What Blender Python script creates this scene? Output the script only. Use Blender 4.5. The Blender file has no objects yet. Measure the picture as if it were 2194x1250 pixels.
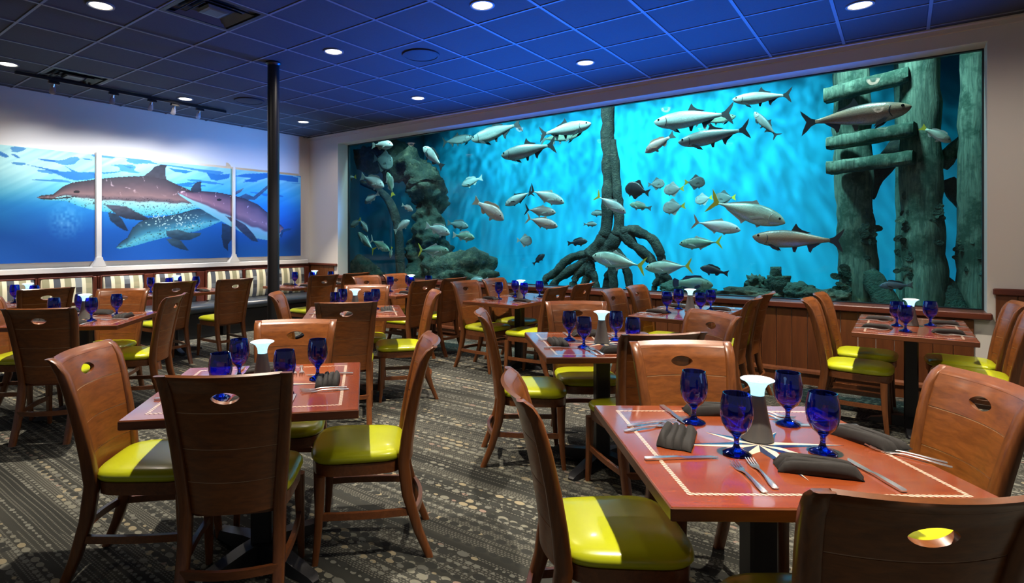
import bpy, math, random
import numpy as np
from mathutils import Vector, Matrix, noise as mnoise
random.seed(7)
rng = np.random.default_rng(5)
SC = bpy.context.scene
C = SC.collection
PI = math.pi

# ------------------------------------------------------------------ camera
# origin = the floor under the camera; the aquarium wall runs along X at y = WY, the picture wall along Y at x = WX
F, CX, CY, EYE = 1217.0, 985.0, 513.0, 1.42
YAW = math.radians(37.9)
CEIL, WY, WX = 3.26, 6.50, -8.535
cam = bpy.data.cameras.new('camera'); camo = bpy.data.objects.new('camera', cam); C.objects.link(camo)
camo.location = (0, 0, EYE); camo.rotation_euler = (PI/2, 0, YAW)
cam.sensor_width = 36.0; cam.lens = 36.0*F/2194.0
cam.shift_x = (1097-CX)/2194.0; cam.shift_y = -(625-CY)/2194.0
cam.clip_start = 0.05; cam.clip_end = 100
SC.camera = camo

# ------------------------------------------------------------------ world, exposure
wd = bpy.data.worlds.new('world'); SC.world = wd; wd.use_nodes = True
wb = wd.node_tree.nodes['Background']; wb.inputs[0].default_value = (0.92, 0.92, 1.0, 1); wb.inputs[1].default_value = 0.125
SC.view_settings.view_transform = 'Standard'; SC.view_settings.look = 'None'
SC.view_settings.gamma = 1.0; SC.view_settings.use_curve_mapping = False
SC.view_settings.exposure = 0.25
try:
    SC.cycles.use_denoising = True
    SC.cycles.caustics_reflective = False; SC.cycles.caustics_refractive = False
    SC.cycles.sample_clamp_indirect = 4.0
    SC.cycles.transparent_max_bounces = 14; SC.cycles.max_bounces = 7; SC.cycles.diffuse_bounces = 3; SC.cycles.glossy_bounces = 3; SC.cycles.transmission_bounces = 7
except Exception: pass

DOWN_E, DOWN_COL, SPILL_E = 470.0, (1.0, 0.86, 0.70), 46.0        # ceiling downlights
TRACK_E, TRACK_COL = 60.0, (0.93, 0.95, 1.0)       # track heads on the picture wall
BLUE_FILL_E, BLUE_FILL_COL = 700.0, (0.0, 0.14, 1.0)          # added unseen spots tinting the ceiling and picture wall blue
TANKB_E, TANKB_COL = 320.0, (0.40, 1.0, 1.0)     # tank lamps raking the back wall
TANKF_E, TANKF_COL = 520.0, (0.60, 0.95, 0.92)      # tank lamps over the fish

def look(o, loc, to):
    o.location = loc
    o.rotation_euler = (Vector(to)-Vector(loc)).to_track_quat('-Z', 'Y').to_euler()
def spot(name, loc, to, energy, color, size=90, blend=0.5, radius=0.04):
    l = bpy.data.lights.new(name, 'SPOT'); l.energy = energy; l.color = color
    l.spot_size = math.radians(size); l.spot_blend = blend; l.shadow_soft_size = radius
    o = bpy.data.objects.new(name, l); C.objects.link(o); look(o, loc, to)
    return o
def ripple_light(l, scale, lo, hi):
    """light broken up by a rippled water surface"""
    l.use_nodes = True; nt = l.node_tree; em = nt.nodes['Emission']
    tc = nt.nodes.new('ShaderNodeTexCoord'); mp = nt.nodes.new('ShaderNodeMapping'); mp.inputs['Scale'].default_value = (scale, scale*.22, scale*.22)
    nz = nt.nodes.new('ShaderNodeTexNoise'); nz.inputs['Scale'].default_value = 1.0; nz.inputs['Detail'].default_value = 3.0; nz.inputs['Distortion'].default_value = 1.2
    mr = nt.nodes.new('ShaderNodeMapRange'); mr.inputs[1].default_value = 0.42; mr.inputs[2].default_value = 0.68
    mr.inputs[3].default_value = lo; mr.inputs[4].default_value = hi
    nt.links.new(tc.outputs['Normal'], mp.inputs[0]); nt.links.new(mp.outputs[0], nz.inputs[0])
    nt.links.new(nz.outputs[0], mr.inputs[0]); nt.links.new(mr.outputs[0], em.inputs['Strength'])
# tank lamps hang over the open water, above the top of the window
for i, (x, k) in enumerate(((-7.7, .6), (-5.9, .8), (-4.4, 1.0), (-2.9, 1.05), (-1.5, .5))):
    o = spot('tank_back_lamp', (x, 9.3, 4.35), (x-.1, 11.0, 2.3), TANKB_E*k, TANKB_COL, 120, .8, .06); ripple_light(o.data, 42.0, .3, 2.9)
for x, k in ((-6.8, .8), (-5.2, .9), (-3.6, 1.0), (-2.0, 1.0), (-.35, .68)):
    spot('tank_fish_lamp', (x, 7.15, 4.3), (x, 8.4, 1.2), TANKF_E*k, TANKF_COL, 110, .8, .15)
for x in (-4.8, -3.5, -2.2, -.9):  # added spots hidden below the sill, aimed up to colour the ceiling blue
    spot('blue_fill_spot', (x, 6.92, .74), (x, 4.5, 3.26), BLUE_FILL_E, BLUE_FILL_COL, 92, .9, .05)

spot('blue_fill_spot', (-6.3, 6.92, .74), (-8.5, 4.6, 2.95), BLUE_FILL_E*.95, (.10, .32, 1.0), 62, 1.0, .05)  # one more added spot, throwing blue on the upper picture wall

# ------------------------------------------------------------------ coordinates
_s, _c = math.sin(YAW), math.cos(YAW)
def G(X, d, z=0.0):                        # X metres to the right, d metres ahead of the camera
    return Vector((-_s*d+_c*X, _c*d+_s*X, z))
def at_z(px, py, z):                       # the point of a level plane seen in a given direction
    d = F*(EYE-z)/(py-CY); return G((px-CX)/F*d, d, z)
def at_y(px, py, Y):                       # the point of an upright plane parallel to the aquarium glass
    t = (px-CX)/F; d = Y/(_c+_s*t); p = G(t*d, d); p.z = EYE-(py-CY)*d/F; return p
def pix_wall(y, z, x=WX):                  # where a point of the picture wall shows (for tracing the artwork)
    d = -_s*x+_c*y; X = _c*x+_s*y
    return CX+F*X/d, CY+F*(EYE-z)/d

# ------------------------------------------------------------------ object helpers
def tag(o, label=None, cat=None, group=None, kind=None):
    if label: o['label'] = label
    if cat: o['category'] = cat
    if group: o['group'] = group
    if kind: o['kind'] = kind
    return o
def empty(name, loc=(0,0,0), rz=0.0):
    o = bpy.data.objects.new(name, None); C.objects.link(o); o.location = loc; o.rotation_euler = (0,0,rz); o.empty_display_size = .1
    return o
def mobj(name, me, parent=None, loc=None, rz=None):
    o = bpy.data.objects.new(name, me); C.objects.link(o)
    if parent is not None: o.parent = parent
    if loc is not None: o.location = loc
    if rz is not None: o.rotation_euler = (0,0,rz)
    return o
def copy_tree(o, parent=None):
    c = o.copy(); C.objects.link(c); c.parent = parent
    for ch in o.children: copy_tree(ch, c)
    return c
class MB:
    def __init__(s): s.v = []; s.f = []
    def add(s, vs, fs):
        n = len(s.v); s.v += [tuple(p) for p in vs]; s.f += [tuple(i+n for i in f) for f in fs]; return s
    def box(s, x0, x1, y0, y1, z0, z1, b=0.0):
        if b <= 0:
            vs = [(x,y,z) for z in (z0,z1) for x,y in ((x0,y0),(x1,y0),(x1,y1),(x0,y1))]
            return s.add(vs, [(3,2,1,0),(4,5,6,7),(0,1,5,4),(1,2,6,5),(2,3,7,6),(3,0,4,7)])
        def ring(e, z): 
            a,bb,c,d = x0+e, x1-e, y0+e, y1-e
            return [(a+b,c,z),(bb-b,c,z),(bb,c+b,z),(bb,d-b,z),(bb-b,d,z),(a+b,d,z),(a,d-b,z),(a,c+b,z)]
        return s.loft([ring(b,z0), ring(0,z0+b), ring(0,z1-b), ring(b,z1)])
    def loft(s, rings, cap=True, close=True):
        n = len(rings[0]); base = len(s.v)
        for r in rings: s.v += [tuple(p) for p in r]
        for i in range(len(rings)-1):
            for j in range(n if close else n-1):
                a = base+i*n+j; b = base+i*n+(j+1)%n; s.f.append((a, b, b+n, a+n))
        if cap:
            s.f.append(tuple(base+n-1-j for j in range(n))); s.f.append(tuple(base+(len(rings)-1)*n+j for j in range(n)))
        return s
    def lathe(s, prof, n=24, cap=True):
        return s.loft([[(r*math.cos(2*PI*j/n), r*math.sin(2*PI*j/n), z) for j in range(n)] for r, z in prof], cap)
    def tube(s, pts, rad, n=8, flat=1.0, up=Vector((0,0,1)), cap=True, jitter=0.0, ns=3.0):
        pts = [Vector(p) for p in pts]; rings = []
        if not hasattr(rad, '__len__'): rad = [rad]*len(pts)
        for i, p in enumerate(pts):
            t = (pts[min(i+1,len(pts)-1)]-pts[max(i-1,0)]).normalized()
            u = up if abs(t.dot(up)) < .95 else Vector((0,1,0))
            a = t.cross(u).normalized(); b = a.cross(t).normalized(); r = []
            for j in range(n):
                q = a*math.cos(2*PI*j/n)*rad[i]+b*math.sin(2*PI*j/n)*rad[i]*flat
                if jitter: q *= 1+jitter*(mnoise.fractal((p+q)*ns, 1.0, 2.0, 3)+.35*mnoise.noise((p+q)*ns*5))
                r.append(p+q)
            rings.append(r)
        return s.loft(rings, cap)
    def prism(s, poly, y0, y1):           # poly of (x, z), extruded in y
        n = len(poly)
        vs = [(x,y0,z) for x,z in poly]+[(x,y1,z) for x,z in poly]
        fs = [tuple(range(n)), tuple(range(2*n-1, n-1, -1))]+[(j,n+j,n+(j+1)%n,(j+1)%n) for j in range(n)]
        return s.add(vs, fs)
    def mesh(s, name, mat, smooth=35):
        me = bpy.data.meshes.new(name); me.from_pydata(s.v, [], s.f); me.update()
        import bmesh
        bm = bmesh.new(); bm.from_mesh(me); bmesh.ops.recalc_face_normals(bm, faces=bm.faces); bm.to_mesh(me); bm.free()
        if smooth:
            me.polygons.foreach_set('use_smooth', [True]*len(me.polygons))
            me.set_sharp_from_angle(angle=math.radians(smooth))
        if mat: me.materials.append(mat)
        return me
    def build(s, name, mat, parent=None, smooth=35, loc=None, rz=None):
        return mobj(name, s.mesh(name, mat, smooth), parent, loc, rz)
def interp(tab, z):
    if z <= tab[0][0]: return tab[0][1]
    for (a,b),(c,d) in zip(tab, tab[1:]):
        if z <= c: return b+(d-b)*(z-a)/(c-a)
    return tab[-1][1]
def spline(pts, n):
    """Catmull-Rom through the points"""
    pts = [Vector(p) for p in pts]; out = []
    for i in range(len(pts)-1):
        p0 = pts[max(i-1,0)]; p1 = pts[i]; p2 = pts[i+1]; p3 = pts[min(i+2,len(pts)-1)]
        for k in range(n):
            t = k/n
            out.append(.5*((2*p1)+(p2-p0)*t+(2*p0-5*p1+4*p2-p3)*t*t+(3*p1-p0-3*p2+p3)*t**3))
    out.append(pts[-1]); return out

# ------------------------------------------------------------------ materials
class NT:
    def __init__(s, name):
        s.m = bpy.data.materials.new(name); s.m.use_nodes = True; s.t = s.m.node_tree; s.n = s.t.nodes
        s.bsdf = s.n['Principled BSDF']; s.out = s.n['Material Output']
    def new(s, ty): return s.n.new(ty)
    def link(s, a, b): s.t.links.new(a, b)
    def _in(s, sock, v):
        if hasattr(v, 'is_linked') or hasattr(v, 'links'): s.link(v, sock)
        else: sock.default_value = v
    def math(s, op, a, b=None, c=None):
        n = s.new('ShaderNodeMath'); n.operation = op
        s._in(n.inputs[0], a)
        if b is not None: s._in(n.inputs[1], b)
        if c is not None: s._in(n.inputs[2], c)
        return n.outputs[0]
    def coord(s, kind='Object', scale=(1,1,1), rot=(0,0,0), loc=(0,0,0)):
        t = s.new('ShaderNodeTexCoord'); m = s.new('ShaderNodeMapping')
        m.inputs['Scale'].default_value = scale; m.inputs['Rotation'].default_value = rot; m.inputs['Location'].default_value = loc
        s.link(t.outputs[kind], m.inputs[0]); return m.outputs[0]
    def sep(s, v):
        n = s.new('ShaderNodeSeparateXYZ'); s.link(v, n.inputs[0]); return n.outputs
    def comb(s, x, y, z=0.0):
        n = s.new('ShaderNodeCombineXYZ'); s._in(n.inputs[0], x); s._in(n.inputs[1], y); s._in(n.inputs[2], z); return n.outputs[0]
    def noise(s, v, scale=1.0, detail=3.0, rough=.5, dist=0.0):
        n = s.new('ShaderNodeTexNoise'); s.link(v, n.inputs[0]); n.inputs['Scale'].default_value = scale
        n.inputs['Detail'].default_value = detail; n.inputs['Roughness'].default_value = rough; n.inputs['Distortion'].default_value = dist
        return n.outputs[0]
    def white(s, v):
        n = s.new('ShaderNodeTexWhiteNoise'); n.noise_dimensions = '3D'; s.link(v, n.inputs[0]); return n.outputs[0]
    def ramp(s, fac, stops, const=False):
        n = s.new('ShaderNodeValToRGB'); cr = n.color_ramp
        if const: cr.interpolation = 'CONSTANT'
        while len(cr.elements) < len(stops): cr.elements.new(.5)
        for e, (p, c) in zip(cr.elements, stops): e.position = p; e.color = (*c, 1)
        s.link(fac, n.inputs[0]); return n.outputs[0]
    def mix(s, fac, a, b):
        n = s.new('ShaderNodeMix'); n.data_type = 'RGBA'
        s._in(n.inputs[0], fac)
        for k, v in ((6, a), (7, b)):
            if isinstance(v, tuple): n.inputs[k].default_value = (*v, 1) if len(v) == 3 else v
            else: s.link(v, n.inputs[k])
        return n.outputs[2]
    def bump(s, h, strength=.3, dist=.01):
        n = s.new('ShaderNodeBump'); n.inputs['Strength'].default_value = strength; n.inputs['Distance'].default_value = dist
        s.link(h, n.inputs['Height']); s.link(n.outputs[0], s.bsdf.inputs['Normal'])
    def set(s, col=None, rough=None, metal=None, coat=None, spec=None, **kw):
        b = s.bsdf.inputs
        if col is not None:
            if isinstance(col, tuple): b['Base Color'].default_value = (*col, 1)
            else: s.link(col, b['Base Color'])
        if rough is not None: s._in(b['Roughness'], rough)
        if metal is not None: b['Metallic'].default_value = metal
        if coat is not None: b['Coat Weight'].default_value = coat; b['Coat Roughness'].default_value = kw.get('coat_rough', .1)
        if spec is not None: b['Specular IOR Level'].default_value = spec
        return s
def plain(name, col, rough=.5, metal=0.0, coat=None, var=.12, scale=6.0, spec=None):
    k = NT(name); v = k.coord('Object'); n = k.noise(v, scale, 3)
    c = k.mix(n, tuple(x*(1-var) for x in col), tuple(min(1, x*(1+var)) for x in col))
    k.set(c, rough, metal, coat, spec); return k.m
def wood(name, dark, light, scale=(40,40,3), rough=.32, coat=.25, bump=.08):
    k = NT(name); v = k.coord('Object', scale)
    n = k.noise(v, 1.0, 5, .6, .6); big = k.noise(k.coord('Object', tuple(x*.12 for x in scale)), 1.0, 2)
    f = k.math('ADD', k.math('MULTIPLY', n, .7), k.math('MULTIPLY', big, .3))
    k.set(k.ramp(f, [(.28, dark), (.72, light)]), rough, 0, coat, coat_rough=.18); k.bump(n, bump, .002); return k.m
def glow(name, col, strength):
    k = NT(name); b = k.bsdf.inputs; b['Base Color'].default_value = (.8,.8,.8,1)
    b['Emission Color'].default_value = (*col,1); b['Emission Strength'].default_value = strength; return k.m
M = {}
M['chair'] = wood('chair_wood', (.10,.029,.008), (.29,.094,.021), (14,14,60))
M['chair_post'] = wood('chair_post_wood', (.085,.025,.008), (.24,.080,.020), (60,60,5))
M['groove'] = plain('groove_highlight', (.55,.36,.2), .5)  # pale colour stands in for edge highlights along the grooves
M['apron'] = wood('apron_wood', (.10,.03,.010), (.24,.078,.022), (8,60,60))
M['seat'] = plain('lime_vinyl', (.50,.56,.012), .30, 0, .25, .06, 9)
M['table'] = wood('table_mahogany', (.21,.036,.011), (.36,.080,.019), (5,45,30), .22, 1.0, .01)
_tb = M['table'].node_tree.nodes['Principled BSDF'].inputs; _tb['Coat IOR'].default_value = 1.62; _tb['Coat Roughness'].default_value = .07
M['table_edge'] = wood('table_edge_wood', (.10,.028,.011), (.20,.065,.022), (6,6,60), .35, .3)
M['panel'] = wood('panel_wood', (.085,.024,.008), (.21,.066,.018), (26,26,2.2), .42, .12)
M['trimwood'] = wood('trim_wood', (.075,.016,.009), (.16,.038,.018), (3,40,40), .35, .25)
M['boothwood'] = wood('booth_wood', (.065,.014,.009), (.15,.034,.017), (40,40,3), .35, .25)
M['black'] = plain('black_metal', (.012,.013,.016), .38, 0, None, .2)
M['bench'] = plain('navy_vinyl', (.030,.040,.055), .35, 0, .2, .15)
M['white'] = plain('white_paint', (.74,.73,.71), .6, 0, None, .02, 2)
M['wall'] = plain('wall_paint', (.70,.67,.62), .75, 0, None, .02, 2)
M['wall2'] = plain('wall_paint_grey', (.56,.53,.50), .75, 0, None, .02, 2)
M['steel'] = plain('cutlery_steel', (.82,.81,.79), .30, 1.0, None, .05)
M['napkin'] = plain('charcoal_linen', (.020,.019,.018), .85, 0, None, .3, 60)
M['cone'] = plain('lamp_grey_metal', (.17,.17,.165), .42, .55, None, .05)
M['cream'] = plain('cream_inlay', (.78,.66,.48), .3, 0, .8, .05)
M['navy'] = plain('navy_inlay', (.012,.025,.085), .3, 0, .8, .05)
M['lampwhite'] = glow('lamp_glow', (.34,.78,1.0), 1.15)
M['lampdisc'] = glow('lamp_disc', (.55,.85,1.0), .22)
M['can'] = glow('downlight_lens', (1.0,.95,.80), 3.5)
M['canring'] = plain('downlight_ring', (.16,.16,.155), .5)
M['tile'] = plain('charcoal_tile', (.040,.042,.048), .85, 0, None, .25, 90)
M['tbar'] = plain('ceiling_tee', (.16,.165,.18), .55, 0, None, .05)
M['slab'] = plain('ceiling_slab', (.02,.02,.022), .9)
M['vent'] = plain('vent_black', (.018,.018,.018), .5)
M['ventlight'] = plain('vent_core', (.045,.05,.05), .35, .3)
M['speaker'] = plain('speaker_grille', (.020,.022,.028), .7, 0, None, .3, 200)
def mat_goblet():
    k = NT('cobalt_glass'); b = k.bsdf.inputs
    b['Base Color'].default_value = (.02,.06,.80,1); b['Roughness'].default_value = .015
    b['Transmission Weight'].default_value = .96; b['IOR'].default_value = 1.45; b['Coat Weight'].default_value = .6; b['Coat Roughness'].default_value = .02
    return k.m
M['goblet'] = mat_goblet()
def mat_pane():
    k = NT('tank_glass'); k.n.remove(k.bsdf)
    tr = k.new('ShaderNodeBsdfTransparent'); tr.inputs[0].default_value = (.93,.98,.98,1)
    gl = k.new('ShaderNodeBsdfGlossy'); gl.inputs['Roughness'].default_value = 0.0
    lw = k.new('ShaderNodeLayerWeight'); lw.inputs[0].default_value = .5
    fr = k.math('ADD', .012, k.math('MULTIPLY', k.math('POWER', lw.outputs['Facing'], 5.0), .6))
    mx = k.new('ShaderNodeMixShader'); k.link(fr, mx.inputs[0]); k.link(tr.outputs[0], mx.inputs[1]); k.link(gl.outputs[0], mx.inputs[2])
    k.link(mx.outputs[0], k.out.inputs[0]); return k.m
M['pane'] = mat_pane()
def mat_water():
    k = NT('tank_water'); k.n.remove(k.bsdf)
    tr = k.new('ShaderNodeBsdfTransparent'); ab = k.new('ShaderNodeVolumeAbsorption')
    ab.inputs[0].default_value = (.10,.72,.86,1); ab.inputs[1].default_value = .16
    k.link(tr.outputs[0], k.out.inputs[0]); k.link(ab.outputs[0], k.out.inputs['Volume']); return k.m
M['water'] = mat_water()
def mat_tankwall():
    k = NT('tank_back_paint'); v = k.coord('Object', (.7,.7,.5)); n = k.noise(v, 1.6, 4, .6)
    k.set(k.ramp(n, [(.25, (.006,.27,.46)), (.75, (.03,.46,.62))]), .8); return k.m
M['tankwall'] = mat_tankwall()
M['tankdark'] = plain('tank_side_paint', (.01,.10,.13), .9, 0, None, .4, 1.2)
M['sand'] = plain('tank_gravel', (.05,.07,.055), .9, 0, None, .4, 25)
def mat_rock(name, a, b, c, scale=5.0):
    k = NT(name); v = k.coord('Object'); n = k.noise(v, scale, 6, .7); g = k.noise(v, scale*5, 3, .6)
    col = k.ramp(n, [(.30, a), (.52, b), (.74, c)])
    k.set(k.mix(k.math('MULTIPLY', g, .5), col, a), .9); k.bump(g, .8, .03); return k.m
M['rock'] = mat_rock('reef_rock', (.012,.024,.020), (.055,.065,.042), (.26,.23,.14))
M['root'] = mat_rock('mangrove_bark', (.012,.016,.014), (.045,.045,.036), (.14,.13,.09), 9)
M['coral'] = mat_rock('dark_coral', (.010,.030,.020), (.030,.065,.045), (.10,.14,.08), 8)
def mat_piling():
    k = NT('weathered_piling'); v = k.coord('Object', (16,16,1.6)); n = k.noise(v, 1.5, 6, .7, .6)
    m = k.noise(k.coord('Object'), 3.2, 5, .7)
    wd_ = k.ramp(n, [(.3, (.016,.045,.034)), (.72, (.24,.31,.22))])
    k.set(k.mix(k.ramp(m, [(.48,(0,0,0)),(.60,(1,1,1))]), wd_, (.030,.070,.045)), .9); k.bump(n, .7, .02); return k.m
M['piling'] = mat_piling()
def mat_carpet():
    k = NT('dotted_carpet'); x, y, _ = k.sep(k.coord('Object'))
    wob = k.noise(k.comb(k.math('MULTIPLY', x, 1.5), k.math('MULTIPLY', y, 5.0)), 1.0, 2)
    y = k.math('ADD', y, k.math('MULTIPLY', wob, .02))
    band = k.noise(k.comb(k.math('MULTIPLY', x, .35), k.math('MULTIPLY', y, 7.0)), 1.0, 3)
    base = k.ramp(band, [(.35, (.022,.024,.022)), (.65, (.062,.064,.054))])
    # fine woven dashes in rows
    r0 = k.math('FLOOR', k.math('DIVIDE', y, .0125)); fy = k.math('FRACT', k.math('DIVIDE', y, .0125))
    fx = k.math('FRACT', k.math('ADD', k.math('DIVIDE', x, .019), k.math('MULTIPLY', k.white(k.comb(r0, 3.0)), 7.0)))
    dash = k.math('MULTIPLY', k.math('LESS_THAN', k.math('ABSOLUTE', k.math('SUBTRACT', fy, .5)), .26), k.math('LESS_THAN', fx, .62))
    on = k.math('GREATER_THAN', k.math('ADD', k.white(k.comb(r0, 9.0)), k.math('MULTIPLY', k.math('SUBTRACT', band, .5), 1.6)), .42)
    col = k.mix(k.math('MULTIPLY', k.math('MULTIPLY', dash, on), .75), base, (.19,.19,.16))
    def ovals(ph, cw, seed, lo, hi, thr, ring=False):
        u = k.math('DIVIDE', y, ph); r = k.math('FLOOR', u); fv = k.math('SUBTRACT', k.math('FRACT', u), .5)
        w = k.math('ADD', k.math('DIVIDE', x, cw), k.math('MULTIPLY', k.white(k.comb(r, seed)), 9.0))
        c = k.math('FLOOR', w); fu = k.math('SUBTRACT', k.math('FRACT', w), .5)
        rnd = k.white(k.comb(r, c, seed+.5)); rad = k.math('ADD', lo, k.math('MULTIPLY', rnd, hi-lo))
        d = k.math('SQRT', k.math('ADD', k.math('POWER', fu, 2.0), k.math('POWER', k.math('MULTIPLY', fv, 1.25), 2.0)))
        ins = k.math('LESS_THAN', d, rad)
        seg = k.noise(k.comb(k.math('MULTIPLY', x, 1.1), k.math('MULTIPLY', r, 3.7), seed), 1.0, 1)
        pres = k.math('GREATER_THAN', k.math('ADD', k.math('MULTIPLY', k.white(k.comb(r, seed+2)), .6), k.math('MULTIPLY', seg, .8)), thr)
        return k.math('MULTIPLY', ins, pres), rnd
    o, rnd = ovals(.048, .064, 11.0, .16, .50, .75)
    tint = k.ramp(k.white(k.comb(rnd, 4.0)), [(0, (.22,.22,.175)), (.45, (.32,.28,.18)), (.78, (.15,.155,.135)), (.96, (.28,.20,.16))], True)
    col = k.mix(o, col, tint)
    o2, r2 = ovals(.036, .043, 23.0, .15, .42, .78)
    col = k.mix(o2, col, (.20,.205,.175))
    o3, r3 = ovals(.058, .070, 37.0, .25, .48, .80)
    col = k.mix(o3, col, (.030,.033,.031))
    fib = k.noise(k.coord('Object'), 420.0, 2)
    col = k.mix(k.math('MULTIPLY', fib, .55), col, (.035,.035,.03))
    k.set(col, .95, spec=.15); k.bump(fib, .35, .004); return k.m
M['carpet'] = mat_carpet()
def mat_stripe():
    k = NT('striped_fabric'); x, y, z = k.sep(k.coord('Object'))
    u = k.math('DIVIDE', y, .118); c = k.math('FLOOR', u); fu = k.math('FRACT', u)
    zz = k.math('ADD', k.math('DIVIDE', z, .062), k.math('MULTIPLY', k.white(k.comb(c, 5.0)), 4.0))
    b = k.math('FLOOR', zz); rnd = k.white(k.comb(c, b, 1.0))
    even = k.math('LESS_THAN', k.math('FRACT', k.math('MULTIPLY', c, .5)), .25)
    ca = k.ramp(rnd, [(0,(.32,.31,.19)), (.55,(.40,.36,.22)), (.8,(.22,.21,.15)), (.93,(.10,.09,.12))], True)
    cb = k.ramp(rnd, [(0,(.08,.09,.11)), (.35,(.14,.16,.18)), (.6,(.05,.05,.06)), (.8,(.24,.27,.28))], True)
    blk = k.mix(even, ca, cb)
    k.set(k.mix(k.math('LESS_THAN', fu, .38), blk, (.78,.74,.54)), .9); return k.m
M['stripe'] = mat_stripe()
def mat_rope():
    k = NT('rope_inlay'); x, y, z = k.sep(k.coord('Object'))
    f = k.math('FRACT', k.math('DIVIDE', k.math('ADD', x, y), .016))
    k.set(k.mix(k.math('LESS_THAN', f, .68), (.12,.02,.012), (.78,.60,.46)), .3, 0, .8); return k.m
M['rope'] = mat_rope()
def mat_attr():
    k = NT('printed_canvas'); a = k.new('ShaderNodeVertexColor'); a.layer_name = 'print'
    k.set(a.outputs[0], .55); return k.m
M['print'] = mat_attr()
# ================================================================== THE ROOM
FX0, FX1, FY0 = WX, 5.0, -4.0
def struct(o, label=None): o['kind'] = 'structure'; return tag(o, label)
fl = MB().box(FX0-.2, FX1, FY0, WY+.3, -.06, 0).build('floor', M['carpet'], smooth=0)
struct(fl, 'dark grey carpet with rows of cream dots')

# ---- aquarium wall with the window opening
OX0, OX1, OZ0, OZ1, GY = -7.75, .566, .795, 3.09, 6.746
def ring_wall(x0, x1, z0, z1, ox0, ox1, oz0, oz1, y0, y1):
    m = MB(); o = [(x0,z0),(x1,z0),(x1,z1),(x0,z1)]; i = [(ox0,oz0),(ox1,oz0),(ox1,oz1),(ox0,oz1)]
    vs = [(x,y,z) for y in (y0,y1) for x,z in o+i]; fs = []
    for k in range(4):
        j = (k+1)%4
        fs += [(k,j,4+j,4+k), (8+k,12+k,12+j,8+j), (k,8+k,8+j,j), (4+k,4+j,12+j,12+k)]
    return m.add(vs, fs)
wb_ = ring_wall(WX-.2, FX1, 0, CEIL+.1, OX0, OX1, OZ0, OZ1, WY, GY-.02).build('wall_back', M['wall'], smooth=0)
struct(wb_, 'cream wall with the long aquarium window')
# wood boards below the glass and at both ends, each a part of the wall
def board_mesh(w, z0, z1):
    return MB().box(-w/2+.002, w/2-.002, -.018, .0, z0, z1, .004).mesh('board', M['panel'], 20)
bm_low, bm_high = board_mesh(.135, .13, .735), board_mesh(.135, .13, .955)
x = OX0+.0675
while x < OX1-.02:
    mobj('board', bm_low, wb_, (x, WY, 0)); x += .135
for a, b in ((WX+.02, OX0), (OX1+.05, 1.75)):
    x = a+.0675
    while x < b-.03:
        mobj('board', bm_high, wb_, (x, WY, 0)); x += .135
struct(MB().box(OX0-.03, OX1+.03, WY-.055, GY-.005, .742, OZ0+.004, .008).build('trim_1', M['trimwood'], smooth=20), 'dark wooden sill under the aquarium glass')
struct(MB().box(WX, OX0-.01, WY-.04, WY+.01, .955, .995, .008).build('trim_2', M['trimwood'], smooth=20), 'dark wooden cap rail in the far corner')
struct(MB().box(OX1+.035, FX1, WY-.04, WY+.01, .955, 1.01, .008).build('trim_3', M['trimwood'], smooth=20), 'dark wooden cap rail right of the aquarium')
bb = MB(); bb.loft([[(xx, WY-.02, 0), (xx, WY-.05, 0), (xx, WY-.05, .10), (xx, WY-.062, .112), (xx, WY-.055, .135), (xx, WY-.02, .15)] for xx in (WX, FX1)])
struct(bb.build('baseboard_back', M['panel'], smooth=20), 'brown wooden baseboard under the aquarium wall')
cr = MB(); cr.loft([[(xx, WY, CEIL-.055), (xx, WY-.012, CEIL-.05), (xx, WY-.016, CEIL-.02), (xx, WY-.045, CEIL-.012), (xx, WY-.045, CEIL), (xx, WY, CEIL)] for xx in (WX, FX1)])
struct(cr.build('trim_4', M['wall2'], smooth=20), 'pale moulding where the aquarium wall meets the ceiling')
# ---- picture wall
wl = MB().box(WX-.2, WX, FY0, WY, 0, CEIL+.1).build('wall_left', M['white'], smooth=0); struct(wl, 'white wall behind the dolphin pictures')
bl = board_mesh(.135, 0.0, .94)
y = WY-.07
while y > 1.0:
    o = mobj('board', bl, wl, (WX, y, 0), PI/2); y -= .135
struct(MB().box(WX, WX+.045, FY0, WY-.04, .93, .985, .008).build('trim_5', M['trimwood'], smooth=20), 'dark wooden cap rail behind the booths')
lg = MB().box(WX, WX+.10, FY0, WY-.10, .987, 1.055, .006).build('trim_6', M['white'], smooth=20); struct(lg, 'white ledge under the dolphin pictures')

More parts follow.
